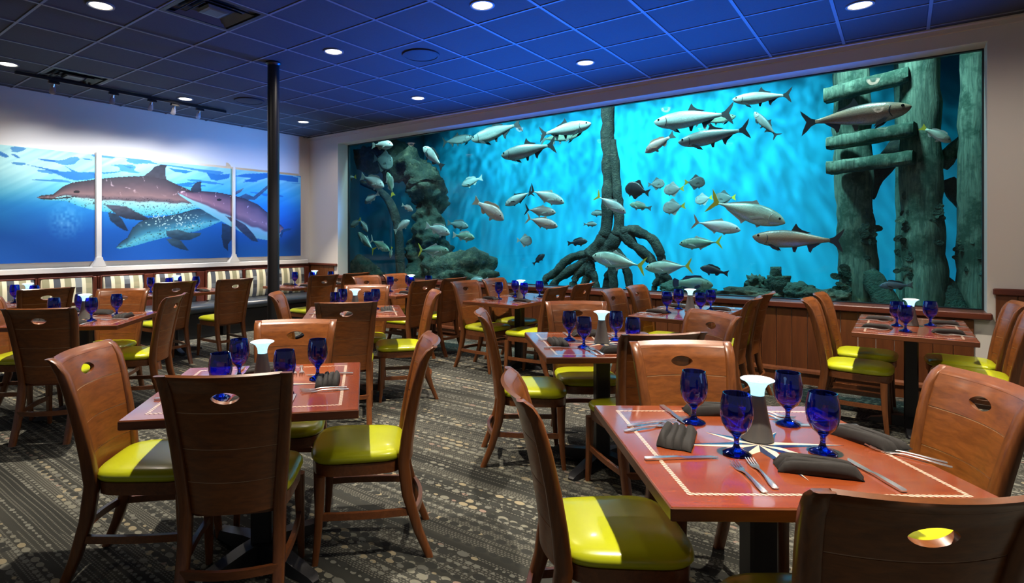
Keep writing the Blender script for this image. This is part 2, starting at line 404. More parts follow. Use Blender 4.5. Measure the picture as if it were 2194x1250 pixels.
# ---- ceiling: slab, tiles and tees as parts
ce = MB().box(FX0-.2, FX1, FY0, WY+.1, CEIL+.03, CEIL+.12).build('ceiling', M['slab'], smooth=0); struct(ce, 'dark suspended ceiling of square tiles')
GX, GYY, P = -4.09, 3.32, .61
VENTS = [(-4.395, 2.405), (-7.445, 2.405)]
tile = MB().box(-P/2+.012, P/2-.012, -P/2+.012, P/2-.012, .004, .022, .003).mesh('tile', M['tile'], 20)
xs = [GX+P*k for k in range(-8, 9)]; ys = [GYY+P*k for k in range(-6, 6)]
def seen(x, y):
    d = -_s*x+_c*y; X = _c*x+_s*y
    if d < .6: return False
    px = CX+F*X/d; py = CY+F*(EYE-CEIL)/d
    return -250 < px < 2450 and py > -190
for xa in xs:
    for ya in ys:
        cx_, cy_ = xa+P/2, ya+P/2
        x0, x1, y0, y1 = max(xa, WX), min(xa+P, FX1), ya, min(ya+P, WY)
        if x1-x0 < .05 or y1-y0 < .05 or not seen(cx_, cy_): continue
        if any(abs(cx_-a)<.1 and abs(cy_-b)<.1 for a,b in VENTS): continue
        if x1-x0 > P-.01 and y1-y0 > P-.01: mobj('tile', tile, ce, (cx_, cy_, CEIL))
        else: MB().box(x0+.012, x1-.012, y0+.012, y1-.012, CEIL+.004, CEIL+.022, .003).build('tile', M['tile'], ce, 20)
for xa in xs:
    if WX < xa < FX1: MB().box(xa-.012, xa+.012, -1.5, WY-.05, CEIL-.003, CEIL+.012).build('tee_bar', M['tbar'], ce, 0)
for ya in ys:
    if ya < WY-.08: MB().box(WX, FX1, ya-.010, ya+.010, CEIL-.002, CEIL+.011).build('tee_bar', M['tbar'], ce, 0)
# ---- downlights
def downlight(x, y, label):
    t = empty('downlight', (x, y, CEIL))
    MB().loft([[(r*math.cos(2*PI*j/32), r*math.sin(2*PI*j/32), z) for j in range(32)] for r, z in ((.098,.004),(.096,-.006),(.082,-.007),(.078,.014),(.092,.014))], cap=False).build('trim_ring', M['canring'], t)
    MB().lathe([(.074,.014),(.079,.004),(.072,-.004),(.03,-.005)], 32).build('lens', M['can'], t)
    spot('downlight_beam', (x, y, CEIL-.009), (x, y, 0), DOWN_E, DOWN_COL, 66, .5, .03)
    spot('downlight_spill', (x, y, CEIL-.009), (x, y, 0), SPILL_E, DOWN_COL, 165, .6, .06)
    tag(t, label, 'ceiling light', 'recessed ceiling downlights')
DL = [(-4.97,1.79,'glowing round downlight at the top left, beside the ceiling vent'), (-7.40,1.79,'glowing round downlight at the left edge of the ceiling'),
      (-2.60,3.63,'glowing round downlight at the top middle of the blue-lit ceiling'), (-4.39,3.63,'glowing round downlight just right of the black pole'),
      (-2.60,5.47,'glowing round downlight above the mangrove end of the aquarium'), (-4.97,5.50,'glowing round downlight above the left part of the aquarium'),
      (-7.40,3.66,'glowing round downlight behind the track of spotlights'), (-7.39,5.51,'glowing round downlight nearest the far corner'),
      (-.26,5.45,'glowing round downlight at the top right, above the wooden pilings')]
for a in DL: downlight(*a)
for x, y, w in ((-.26,3.63,'above the table behind the nearest right-hand one'), (-.26,1.79,'directly above the nearest right-hand table'), (-2.6,1.79,'directly above the nearest left-hand table'),
                (1.9,3.63,'right of the picture, beside the aquarium end wall'), (1.9,5.45,'right of the picture, close to the aquarium wall')):
    downlight(x, y, 'recessed downlight '+w)
# ---- vents, speakers, track
def vent(x, y, label):
    t = empty('ceiling_vent', (x, y, CEIL))
    def sq(h, z): return [(-h,-h,z),(h,-h,z),(h,h,z),(-h,h,z)]
    MB().loft([sq(.298,.012), sq(.298,-.004), sq(.262,-.004), sq(.258,.012)], cap=False).build('frame', M['vent'], t, 0)
    MB().loft([sq(.255,.03), sq(.26,.028)]).build('backing', M['vent'], t, 0)
    for h, z in ((.225,0), (.165,.004)):
        MB().loft([sq(h,z-.012), sq(h-.035,z+.012), sq(h-.040,z+.010), sq(h-.006,z-.014)], cap=False).build('louvre', M['vent'], t, 0)
    MB().loft([sq(.10,.012), sq(.085,-.006), sq(.06,-.010)]).build('core', M['ventlight'], t, 0)
    tag(t, label, 'air vent', 'square ceiling air vents')
vent(-4.395, 2.405, 'large square black air vent at the top of the picture')
vent(-7.445, 2.405, 'square black air vent behind the lighting track')
def speaker(x, y, label):
    t = empty('ceiling_speaker', (x, y, CEIL))
    MB().loft([[(r*math.cos(2*PI*j/40), r*math.sin(2*PI*j/40), z) for j in range(40)] for r, z in ((.185,.004),(.185,-.010),(.165,-.014),(.16,.002))], cap=False).build('rim', M['tile'], t)
    MB().lathe([(.163,.004),(.163,-.008),(.09,-.012),(.02,-.013)], 40).build('grille', M['speaker'], t)
    tag(t, label, 'speaker', 'round ceiling speakers')
speaker(-3.785, 4.235, 'round dark ceiling speaker between two downlights over the middle of the room')
speaker(-6.835, 4.235, 'round dark ceiling speaker left of the black pole')
speaker(-1.35, 4.235, 'round blue-lit ceiling speaker at the top edge, over the right part')
tr = empty('track_light', (-7.6, 3.1, CEIL))
MB().box(-.018,.018,-1.2,1.24,-.045,-.006,.004).build('track', M['black'], tr, 20)
for i, yy in enumerate((2.26, 2.88, 3.33, 3.62, 3.96)):
    ly = yy-3.1
    hd = MB().box(-.02,.02, ly-.055, ly+.055, -.078, -.046, .006).build('head_mount', M['black'], tr, 20)
    MB().tube([(0,ly,-.07),(-.02,ly,-.105)], .008, 8).build('stem', M['steel'], hd)
    MB().loft([[(-.02-.03*t+rr*.35*math.cos(2*PI*j/16), ly+rr*math.sin(2*PI*j/16), -.09-.075*t+rr*.5*math.cos(2*PI*j/16)) for j in range(16)] for t, rr in ((0,.018),(.3,.026),(1,.034),(1.02,.026))]).build('lamp_head', M['cone'], hd)
    spot('track_beam', (-7.66, yy, CEIL-.18), (WX, yy+(.2 if i < 4 else .9), 1.15), TRACK_E, TRACK_COL, 110, 1.0, .03)
tag(tr, 'black ceiling track with five spotlights aimed at the dolphin pictures', 'track light')
# ---- the pole
po = empty('support_pole', (-5.17, 3.48, 0))
MB().lathe([(.060,.012),(.060,1.6),(.060,CEIL-.01)], 28).build('shaft', M['black'], po)
MB().lathe([(.085,.001),(.085,.010),(.062,.02)], 28).build('floor_collar', M['black'], po)
MB().lathe([(.062,CEIL-.03),(.078,CEIL-.012),(.078,CEIL-.004)], 28).build('ceiling_collar', M['black'], po)
tag(po, 'round black support pole standing from carpet to ceiling', 'pole')

# ---- dolphin pictures: three printed canvases
PZ0, PZ1 = 1.127, 2.55
def poly_mask(px, py, poly):
    ins = np.zeros(px.shape, bool); n = len(poly)
    for i in range(n):
        x0, y0 = poly[i]; x1, y1 = poly[(i+1)%n]
        if y0 == y1: continue
        c = ((y0 > py) != (y1 > py)) & (px < (x1-x0)*(py-y0)/(y1-y0)+x0); ins ^= c
    return ins
def vnoise(u, v, seed):
    def h(a, b):
        t = np.sin(a*127.1+b*311.7+seed*74.7)*43758.5453; return t-np.floor(t)
    i, j = np.floor(u), np.floor(v); fu, fv = u-i, v-j; fu = fu*fu*(3-2*fu); fv = fv*fv*(3-2*fv)
    return (h(i,j)*(1-fu)+h(i+1,j)*fu)*(1-fv)+(h(i,j+1)*(1-fu)+h(i+1,j+1)*fu)*fv
def lin(c): c = np.asarray(c, float)/255.0; return np.where(c <= .04045, c/12.92, ((c+.055)/1.055)**2.4)
def rampc(t, stops):
    xs_ = [s_[0] for s_ in stops]; cs = np.array([s_[1] for s_ in stops], float)
    return np.stack([np.interp(t, xs_, cs[:,k]) for k in range(3)], -1)
def paint(y, z):
    """colour of the artwork at wall position (y, z); traced in a 2194 x 1008 drawing frame"""
    px, py = pix_wall(y, z, WX+.05)
    u = px*2194/740; v = (py-280)*1008/340
    t = (PZ1-z)/(PZ1-PZ0)
    w = t+.05*(vnoise(u/160, v/60, 1)-.5)+.00008*(u-900)
    col = rampc(w, [(0,(150,208,214)), (.14,(120,198,216)), (.30,(62,170,210)), (.48,(22,128,205)), (.70,(8,92,186)), (1,(6,84,180))])
    glow_ = np.clip(1-np.hypot((u-150)/480, (v-250)/210), 0, 1)[...,None]
    col = col*(1-.75*glow_)+np.array((190,232,226))*.75*glow_
    streak = vnoise((u+2.2*v)/38, (v-.35*u)/260, 3)*np.clip(1-t*1.5, 0, 1)
    col = col+(streak[...,None]-.35*np.clip(1-t*1.5,0,1)[...,None])*np.array((40,30,20))
    rip = vnoise(u/150+v/95, (v-.14*u)/24, 9); rm = ((rip > .73) & (t < .28))[...,None]
    col = np.where(rm, col*.35+np.array((12,96,176))*.65, col)
    for p in ([(140,210),(240,235),(330,262),(410,300),(480,318),(560,312),(610,300),(600,262),(500,265),(440,240),(400,215),(460,262),(380,258),(300,240),(220,225)],
              [(232,177),(290,180),(345,188),(356,200),(290,196)], [(70,150),(100,152),(132,176),(105,172)], [(0,132),(40,150),(58,166),(40,173),(0,160)],
              [(515,172),(560,178),(600,192),(540,186)], [(632,266),(720,262),(780,256),(740,268),(660,276)],
              [(1312,268),(1380,280),(1460,275),(1455,302),(1380,318),(1340,312)], [(1480,290),(1560,275),(1700,270),(1860,290),(1895,300),(1895,330),(1800,318),(1700,300),(1620,322),(1540,330),(1600,300)],
              [(1065,235),(1120,245),(1225,258),(1180,272),(1110,262)], [(785,222),(830,230),(855,240),(820,238)], [(1115,340),(1200,328),(1260,330),(1200,350),(1280,345),(1320,352),(1220,360),(1140,352)]):
        col = np.where(poly_mask(u, v, p)[...,None], col*.15+np.array((10,98,176))*.85, col)
    spray = vnoise(u/14, v/14, 5)*np.clip(1-np.hypot((u-420)/140, (v-580)/130), 0, 1)
    col = col+spray[...,None]*np.array((90,70,40))
    def flip(p, a, b, lighter=0):
        nonlocal col
        m = poly_mask(u, v, p); vs = [q[1] for q in p]; s_ = np.clip((v-min(vs))/(max(vs)-min(vs)), 0, 1)[...,None]
        sh = 1-.25*vnoise(u/25, v/12, 8)[...,None]
        col = np.where(m[...,None], (np.array(a)*(1-s_)+np.array(b)*s_)*sh, col)
    def body(top, bot, stops, caus, seed, spots=0):
        nonlocal col
        tx, ty = zip(*top); bx, by = zip(*bot)
        a = np.interp(u, tx, ty); b = np.interp(u, bx, by)
        m = (v > a) & (v < b) & (u > tx[0]) & (u < tx[-1]); s_ = np.clip((v-a)/np.maximum(b-a, 1e-3), 0, 1)
        c = rampc(s_+.05*(vnoise(u/40, v/20, seed)-.5), stops)
        n1 = np.abs(vnoise((u-.45*v)/62, (v+.2*u)/95, seed+1)-.5)+.35*np.abs(vnoise(u/30, v/34, seed+2)-.5)
        line = np.clip(1-n1/.055, 0, 1)*np.clip(1.25-1.9*s_, 0, 1)*caus
        c = c+line[...,None]*np.array((150,140,140))
        if spots:
            sp = (vnoise(u/7, v/5, seed+4) > .80) & (s_ > .55); c = np.where(sp[...,None], c*.45, c)
        edge = np.clip(1-(v-a)/5, 0, 1)[...,None]*.35; c = c*(1-edge)
        col = np.where(m[...,None], c, col)
    brown = [(0,(44,42,52)), (.25,(84,70,78)), (.50,(128,102,104)), (.62,(84,74,84)), (.66,(150,205,208)), (1,(70,178,206))]
    flip([(685,520),(740,530),(775,560),(800,610),(818,640),(790,635),(740,605),(700,570)], (40,70,96), (14,44,80))
    body([(235,425),(260,412),(340,405),(360,385),(400,355),(460,330),(540,318),(620,308),(740,295),(850,290),(915,290),(1000,300),(1060,312),(1130,345),(1200,375),(1290,410),(1400,470)],
         [(235,425),(260,438),(340,445),(420,447),(500,480),(590,505),(700,520),(800,535),(950,542),(1100,535),(1180,515),(1250,495),(1400,480)], brown, 1.0, 20, 1)
    flip([(910,290),(950,262),(985,228),(1020,218),(1060,222),(1050,245),(1050,280),(1060,312),(1000,302)], (38,46,62), (66,64,76))
    col = np.where(poly_mask(u, v, [(243,428),(330,431),(440,420),(480,414),(485,420),(430,430),(330,438),(260,436)])[...,None], np.array((40,38,46)), col)
    m = np.hypot((u-487)/20, (v-389)/9) < 1; col = np.where(m[...,None], np.array((26,24,30)), col)
    body([(735,745),(770,705),(810,680),(840,620),(880,585),(940,555),(1050,545),(1150,525),(1230,500),(1300,495),(1360,530),(1410,570)],
         [(735,745),(760,752),(850,735),(950,705),(1050,680),(1150,660),(1250,640),(1330,610),(1410,575)],
         [(0,(30,62,84)), (.35,(48,96,122)), (.6,(60,140,176)), (.75,(96,190,212)), (1,(60,160,206))], .35, 40, 1)
    sp = (vnoise(u/8, v/8, 61) > .80) & (np.hypot((u-1110)/190, (v-575)/55) < 1); col = np.where(sp[...,None], np.array((170,215,222)), col)
    flip([(665,472),(720,475),(800,480),(850,510),(940,555),(945,568),(880,570),(800,560),(750,540),(700,500)], (96,104,122), (26,42,66))
    flip([(1055,640),(1130,628),(1200,650),(1280,650),(1270,668),(1200,698),(1120,695),(1060,670)], (78,118,140), (24,64,100))
    flip([(1055,690),(1100,685),(1150,700),(1200,763),(1150,755),(1090,730)], (60,100,128), (18,58,100))
    flip([(1480,410),(1500,385),(1550,365),(1530,390),(1490,412)], (120,130,150), (60,80,110))
    flip([(1520,420),(1560,400),(1610,420),(1715,335),(1700,370),(1620,440),(1560,440)], (70,110,146), (50,86,120))
    flip([(1410,590),(1460,600),(1495,620),(1490,670),(1450,720),(1448,765),(1420,740),(1408,680)], (22,62,106), (10,44,92))
    body([(1130,395),(1150,383),(1230,390),(1300,385),(1400,395),(1470,410),(1550,430),(1640,470),(1720,540),(1790,606),(1800,618)],
         [(1130,395),(1140,410),(1200,450),(1280,500),(1380,560),(1450,600),(1520,640),(1600,680),(1715,700),(1770,690),(1800,640)],
         [(0,(50,44,62)), (.2,(112,84,104)), (.5,(150,112,128)), (.66,(104,82,104)), (.72,(140,196,212)), (1,(110,190,214))], 1.2, 50, 0)
    flip([(1790,630),(1830,622),(1858,620),(1840,634),(1800,645),(1790,680),(1775,672)], (20,90,150), (12,70,140))
    flip([(1210,375),(1230,345),(1250,328),(1280,322),(1275,350),(1282,388),(1230,392)], (40,62,88), (40,54,76))
    flip([(1430,540),(1490,560),(1560,600),(1620,670),(1642,708),(1600,700),(1540,650),(1480,590)], (90,78,96), (24,52,92))
    m = np.hypot((u-1392)/16, (v-440)/8) < 1; col = np.where(m[...,None], np.array((28,22,30)), col)
    return lin(np.clip(col, 0, 255))
def canvas(y0, y1, label):
    t = empty('dolphin_picture', (WX+.03, (y0+y1)/2, (PZ0+PZ1)/2))
    hy, hz = (y1-y0)/2, (PZ1-PZ0)/2
    MB().box(-.029, .018, -hy, hy, -hz, hz, .002).build('stretcher_frame', M['white'], t, 0)
    ny, nz = int((y1-y0)/.0085), int((PZ1-PZ0)/.0085)
    Y, Z = np.meshgrid(np.linspace(-hy, hy, ny), np.linspace(-hz, hz, nz))
    vs = np.stack([np.full(Y.size, .020), Y.ravel(), Z.ravel()], -1)
    i = np.arange((ny-1)*(nz-1)); r, c = i//(ny-1), i%(ny-1); a = r*ny+c
    me = bpy.data.meshes.new('print'); me.from_pydata(vs.tolist(), [], np.stack([a, a+1, a+ny+1, a+ny], -1).tolist())
    rgb = paint(Y+(y0+y1)/2, Z+(PZ0+PZ1)/2).reshape(-1, 3)
    at = me.color_attributes.new('print', 'FLOAT_COLOR', 'POINT')
    at.data.foreach_set('color', np.concatenate([rgb, np.ones((len(rgb),1))], 1).ravel().astype(np.float32))
    me.materials.append(M['print']); mobj('print', me, t)
    tag(t, label, 'picture', 'dolphin picture canvases')
canvas(1.72, 2.985, 'blue underwater canvas with the long snout of the biggest dolphin, leftmost panel')
canvas(3.065, 4.945, 'wide middle canvas of spotted dolphins swimming in blue water')
canvas(4.995, 6.27, 'underwater dolphin canvas behind the black pole, rightmost panel')
def divider(y, w, label):
    t = empty('white_upright', (WX, y, 0))
    MB().box(.0, .085, -w/2, w/2, 1.055, PZ1+.03, .003).build('post', M['white'], t, 20)
    MB().loft([[(.0,-a,zz),(.10,-a,zz),(.10,a,zz),(.0,a,zz)] for a, zz in ((.085,1.056),(.080,1.075),(w/2+.012,1.15),(w/2+.008,1.18))]).build('foot_bracket', M['white'], t, 20)
    tag(t, label, 'divider')
divider(3.025, .062, 'white upright between the leftmost and middle dolphin pictures')
divider(4.97, .04, 'white upright between the middle dolphin picture and the one behind the pole')

# ---- booths along the picture wall
def booth(y0, y1, cushions, label):
    t = empty('booth_bench', (WX+.04, (y0+y1)/2, 0)); yc = (y0+y1)/2
    MB().box(.0, .075, y0-yc, y1-yc, .0, .93, .006).build('back_frame', M['boothwood'], t, 20)
    MB().box(.02, .56, y0-yc+.02, y1-yc-.02, .0, .36, .01).build('base', M['black'], t, 20)
    MB().box(.05, .62, y0-yc, y1-yc, .36, .48, .035).build('seat_cushion', M['bench'], t, 50)
    for a, b in cushions:
        m = MB(); rings = []
        for k in range(9):
            z = .485+.435*k/8; bulge = .055*math.sqrt(max(0, 1-((k-4)/4.3)**2))
            rings.append([(.06,a-yc,z),(.085+bulge*.5,a-yc,z),(.085+bulge,a-yc+.02,z),(.085+bulge,b-yc-.02,z),(.085+bulge*.5,b-yc,z),(.06,b-yc,z)])
        c = m.loft(rings).build('back_cushion', M['stripe'], t, 60)
        MB().box(.06,.105,a-yc-.03,a-yc-.012,.485,.935,.004).build('side_rail', M['boothwood'], t, 20)
        MB().box(.06,.105,b-yc+.012,b-yc+.03,.485,.935,.004).build('side_rail', M['boothwood'], t, 20)
        MB().box(.06,.105,a-yc-.012,b-yc+.012,.922,.94,.004).build('top_rail', M['boothwood'], t, 20)
    tag(t, label, 'booth bench', 'booth benches under the dolphin pictures')
booth(.95, 2.99, [(1.25,1.57),(1.63,2.29),(2.36,2.92)], 'wood-framed booth bench with striped back cushions at the left edge')
booth(3.0, 4.46, [(3.05,3.56),(3.73,4.31)], 'wood-framed booth bench with striped cushions below the middle dolphin picture')
booth(4.47, 6.40, [(4.50,5.07),(5.14,6.27)], 'booth bench with long striped cushion beside the far corner')

# ================================================================== THE AQUARIUM
TX0, TX1, TY1, TZ0, TZ1 = -9.9, 1.9, 11.2, .38, 4.6
tk = MB().box(TX0, TX1, TY1, TY1+.1, TZ0-.1, TZ1).build('wall_tank_back', M['tankwall'], smooth=0); struct(tk, 'blue back wall of the aquarium')
struct(MB().box(TX0-.1, TX0, GY+.03, TY1, TZ0-.1, TZ1).build('wall_tank_left', M['tankdark'], smooth=0))
struct(MB().box(TX1, TX1+.1, GY+.03, TY1, TZ0-.1, TZ1).build('wall_tank_right', M['tankdark'], smooth=0))
struct(MB().box(TX0-.1, TX1+.1, GY-.02, TY1+.1, TZ1, TZ1+.05).build('ceiling_tank', M['tankdark'], smooth=0))
fr = ring_wall(TX0-.1, TX1+.1, TZ0-.1, TZ1, OX0+.012, OX1-.012, OZ0+.012, OZ1-.012, GY-.018, GY+.028).build('trim_7', M['black'], smooth=0)
struct(fr, 'thin black frame around the aquarium glass')
pn = MB().box(OX0+.011, OX1-.011, GY-.004, GY+.004, OZ0+.011, OZ1-.011).build('window_1', M['pane'], smooth=0); struct(pn, 'long clear aquarium window')
struct(MB().loft([[(xx,yy,zz) for yy, zz in ((GY+.03,.29),(TY1,.29),(TY1,.38),(9.1,.38),(8.8,.60),(7.9,.60),(7.65,.68),(GY+.03,.68))] for xx in (TX0,TX1)]).build('floor_tank', M['sand'], smooth=0), 'gravel bed of the aquarium')
wt = MB().box(TX0+.01, TX1-.01, GY+.032, TY1-.005, TZ0+.004, TZ1-.01).build('water', M['water'], smooth=0)
tag(wt, 'clear blue water filling the aquarium', 'water', kind='stuff')

def lump(name, c, r, seed, mat, label, cat, amp=.45, ns=1.6, group=None, sub=4):
    import bmesh
    bm = bmesh.new(); bmesh.ops.create_icosphere(bm, subdivisions=sub, radius=1.0)
    for v in bm.verts:
        p = v.co.copy(); q = p*ns+Vector((seed*3.1, seed*1.7, seed))
        v.co = p*(1+amp*mnoise.fractal(q, .9, 2.1, 5)); v.co = Vector((v.co.x*r[0], v.co.y*r[1], v.co.z*r[2]))
    me = bpy.data.meshes.new(name); bm.to_mesh(me); bm.free(); me.polygons.foreach_set('use_smooth', [True]*len(me.polygons)); me.materials.append(mat)
    return tag(mobj(name, me, None, c), label, cat, group)
def tubething(name, pts, rad, mat, label, cat, n=14, jit=.5, ns=4.0, seg=6, group=None, flat=1.0):
    P_ = spline(pts, seg); R_ = [interp([(i*seg, r) for i, r in enumerate(rad)], k) for k in range(len(P_))]
    c = P_[0].copy(); m = MB().tube([p-c for p in P_], R_, n, flat=flat, jitter=jit, ns=ns)
    return tag(m.build(name, mat, None, 180, c), label, cat, group)
# arch of reef rock on the left
Y1 = 8.6
tubething('rock_arch', [at_y(762,344,Y1-.2), at_y(795,338,Y1), at_y(850,350,Y1), at_y(897,378,Y1), at_y(915,440,Y1), at_y(918,500,Y1), at_y(925,560,Y1), at_y(940,640,Y1)],
          [.20,.26,.30,.36,.33,.30,.42,.62], M['rock'], 'dark craggy rock arch at the left end of the aquarium', 'rock', 44, .9, 2.2, 16)
lump('reef_rock', at_y(985,590,8.0), (.62,.5,.42), 3, M['rock'], 'low craggy rock mound on the left of the tank floor', 'rock', .5, 1.8)
lump('reef_rock', at_y(775,600,8.1), (.42,.4,.45), 5, M['rock'], 'dark rock at the lower left corner of the aquarium', 'rock', .5, 1.8)
tubething('bent_branch', [at_y(775,392,8.0), at_y(812,408,8.0), at_y(838,440,8.0), at_y(853,490,8.0), at_y(857,560,8.0), at_y(858,640,8.0)], [.05,.07,.085,.09,.09,.09], M['root'],
          'smooth dark branch bending down in front of the rock arch', 'branch', 12, .12, 3)
# mangrove
mg = empty('mangrove_tree', at_y(1310, 640, 8.4)); base = mg.location.copy()
YM = 8.4
def mpart(name, pix, rad, dy=None, jit=.35, n=12):
    pts = [at_y(p[0], p[1], YM+(p[2] if len(p) > 2 else 0)) for p in pix]
    P_ = spline(pts, 6); R_ = [interp([(i*6, r) for i, r in enumerate(rad)], k) for k in range(len(P_))]
    MB().tube([p-base for p in P_], R_, n, jitter=jit, ns=6.0).build(name, M['root'], mg, 180)
mpart('trunk', [(1301,120),(1302,230),(1303,330),(1303,420),(1300,480),(1288,520),(1268,548)], [.10,.10,.095,.09,.095,.12,.13])
mpart('trunk', [(1313,300),(1318,370),(1324,430),(1326,480),(1320,510),(1296,535),(1270,552)], [.06,.075,.075,.085,.11,.11,.10])
for r_ in ([(1270,545),(1240,548),(1212,560),(1190,585),(1168,600),(1160,650)], [(1275,548),(1245,565),(1215,585),(1190,605),(1170,650)], [(1270,550),(1252,575),(1232,600),(1222,650)],
           [(1265,545),(1266,580),(1276,605),(1282,650)], [(1265,560),(1262,590),(1250,612),(1240,660)], [(1325,495),(1345,515),(1370,535),(1398,560),(1415,600)],
           [(1335,496),(1365,496),(1395,512),(1412,540),(1420,575),(1418,610)], [(1300,530),(1325,548),(1342,580),(1354,650)], [(1312,560,-.1),(1314,590,-.1),(1316,650,-.1)],
           [(1312,585,.1),(1300,600,.1),(1296,650,.1)], [(1345,500),(1355,520),(1392,560,.1)]):
    k = len(r_); mpart('root', r_, [.085-.03*i/(k-1) for i in range(k)])
mpart('root', [(1410,570),(1415,590),(1432,600),(1448,640)], [.04,.07,.05,.04]); mpart('root', [(1418,580),(1412,600),(1402,615),(1398,650)], [.05,.06,.04,.03])
tag(mg, 'dark mangrove tree with twin trunks and arching prop roots in the aquarium', 'tree')
# pilings and boards on the right
def piling(pix, rad, Y, label, mat='piling'):
    return tubething('wooden_piling', [at_y(p[0], p[1], Y) for p in pix], rad, M[mat], label, 'piling', 20, .16, 3.0, 8, 'wooden pilings in the aquarium')
pl1 = piling([(1822,60),(1825,250),(1830,420),(1836,560),(1842,690)], [.19,.19,.195,.2,.21], 8.35, 'thick weathered piling on the left of the aquarium boards')
pl2 = piling([(1968,30),(1970,250),(1974,430),(1978,580),(1980,700)], [.185,.185,.19,.2,.2], 8.1, 'pale weathered piling on the right of the aquarium boards')
piling([(1935,100),(1938,350),(1940,560),(1942,690)], [.10,.10,.11,.11], 9.3, 'thin greenish piling half hidden behind the pale piling')
piling([(2098,20),(2096,300),(2092,500),(2090,690)], [.16,.16,.17,.18], 8.2, 'dark green piling at the right edge of the aquarium')
def plank(a, b, h, Y0, Y1, label):
    A, B = at_y(*a, Y0), at_y(*b, Y1); c = (A+B)/2; n = 14; rings = []
    for k in range(n+1):
        p = A.lerp(B, k/n)-c; j = [.012*mnoise.noise(Vector((k*.7, i*3.1, A.z*5))) for i in range(8)]
        d = (B-A).normalized(); s_ = d.cross(Vector((0,0,1))).normalized()
        pr = [(-.09,-h),(.09,-h),(.11,-h*.6),(.11,h*.6),(.09,h),(-.09,h),(-.11,h*.6),(-.11,-h*.6)]
        rings.append([p+s_*(q[0]+j[i])+Vector((0,0,q[1]+j[i])) for i, q in enumerate(pr)])
    return tag(MB().loft(rings).build('plank', M['piling'], None, 40, c), label, 'plank', 'boards nailed across the pilings')
plank((1768,207),(1948,160),.075,8.02,7.95,'topmost weathered board across the pilings, above the big fish')
plank((1776,309),(1962,276),.07,8.02,7.85,'middle weathered board across the pilings')
plank((1776,361),(1960,338),.07,8.02,7.85,'lowest weathered board across the pilings')
tubething('brace_log', [at_y(1852,420,8.7), at_y(1890,360,8.7), at_y(1930,300,8.9)], [.10,.10,.09], M['root'], 'dark slanting brace between the two big pilings', 'log', 12, .3, 4)
tubething('brace_log', [at_y(1858,585,8.2), at_y(1885,625,8.1), at_y(1925,680,8.0)], [.09,.10,.11], M['coral'], 'dark log slanting down from the foot of the left piling', 'log', 12, .5, 4)
tubething('brace_log', [at_y(2012,355,8.3), at_y(2040,325,8.3), at_y(2075,292,8.3)], [.08,.085,.06], M['piling'], 'short forked log slanting up right of the pale piling', 'log', 12, .3, 4)
tubething('brace_log', [at_y(2028,385,8.4), at_y(2050,420,8.4), at_y(2095,470,8.4)], [.07,.08,.08], M['coral'], 'dark log slanting down behind the right-edge piling', 'log', 12, .3, 4)
tubething('brace_log', [at_y(2005,600,8.2), at_y(2035,640,8.1), at_y(2060,690,8.0)], [.10,.10,.10], M['coral'], 'log slanting down at the foot of the pale piling', 'log', 12, .5, 4)
def leafclump(px, py, Y, r, n, seed, label):
    """a cluster of shell-like plates"""
    rd = random.Random(seed); c = at_y(px, py, Y); t = empty('shell_cluster', c)
    for k in range(n):
        a = rd.uniform(0, 2*PI); q = Vector((rd.gauss(0, r*.22), rd.uniform(-.06,.04), rd.gauss(0, r*.8)))
        s_ = rd.uniform(.025,.06); ax = Vector((math.cos(a), rd.uniform(-.4,.2), math.sin(a)*.6)).normalized(); up_ = Vector((0,1,0)).cross(ax).normalized(); nn = ax.cross(up_)
        ring = lambda w: [q+ax*(s_*math.cos(2*PI*j/9)+s_*.6)+up_*(s_*.7*math.sin(2*PI*j/9))+nn*(w+.02*math.cos(2*PI*j/9)) for j in range(9)]
        MB().loft([ring(-.008), ring(.010)]).build('plate', M['coral'], t, 50)
    return tag(t, label, 'shells', 'shell clusters on the pilings')
leafclump(1858,490,8.2,.16,26,1,'shell cluster on the right side of the left piling')
leafclump(1805,615,8.15,.14,26,2,'shell cluster at the foot of the left piling')
leafclump(1950,520,8.0,.24,40,3,'shell cluster low on the pale piling')
leafclump(2000,480,8.0,.15,22,4,'shell cluster on the right side of the pale piling')
leafclump(1940,550,9.2,.14,20,5,'shell cluster on the thin greenish piling')
leafclump(2078,560,8.1,.22,30,6,'shell cluster on the left side of the right-edge piling')
lump('reef_rock', at_y(1712,628,7.6), (.17,.14,.12), 8, M['coral'], 'round dark coral head on the gravel left of the left piling', 'coral', .3, 2.5)
lump('reef_rock', at_y(1752,640,7.6), (.26,.16,.11), 9, M['rock'], 'low pale rubble rock beside the round coral head', 'rock', .5, 2.5)
lump('reef_rock', at_y(1600,634,7.5), (.34,.16,.09), 12, M['rock'], 'flat speckled rock on the gravel below the vase sponges', 'rock', .4, 2.2)
lump('reef_rock', at_y(1470,625,7.9), (.30,.2,.14), 14, M['coral'], 'dark rubble behind the mangrove roots', 'rock', .5, 2.5)
lump('reef_rock', at_y(1618,612,7.7), (.11,.1,.12), 15, M['coral'], 'small knobbly coral left of the vase sponges', 'coral', .6, 3)
sp_ = empty('vase_sponge', at_y(1655, 640, 7.7)); sb = sp_.location.copy()
for px, top, bot, r0, r1 in ((1650,590,655,.055,.05), (1668,592,655,.085,.10), (1658,572,655,.045,.06), (1640,598,655,.04,.045)):
    a, b = at_y(px, bot, 7.7)-sb, at_y(px+4, top, 7.7)-sb
    MB().tube(spline([a, a.lerp(b,.4)+Vector((.02,0,0)), b], 6), [r0+(r1-r0)*k/12 for k in range(13)], 12, jitter=.35, ns=8).build('sponge_tube', M['coral'], sp_, 180)
tag(sp_, 'cluster of dark tube sponges standing on the tank floor', 'sponge')
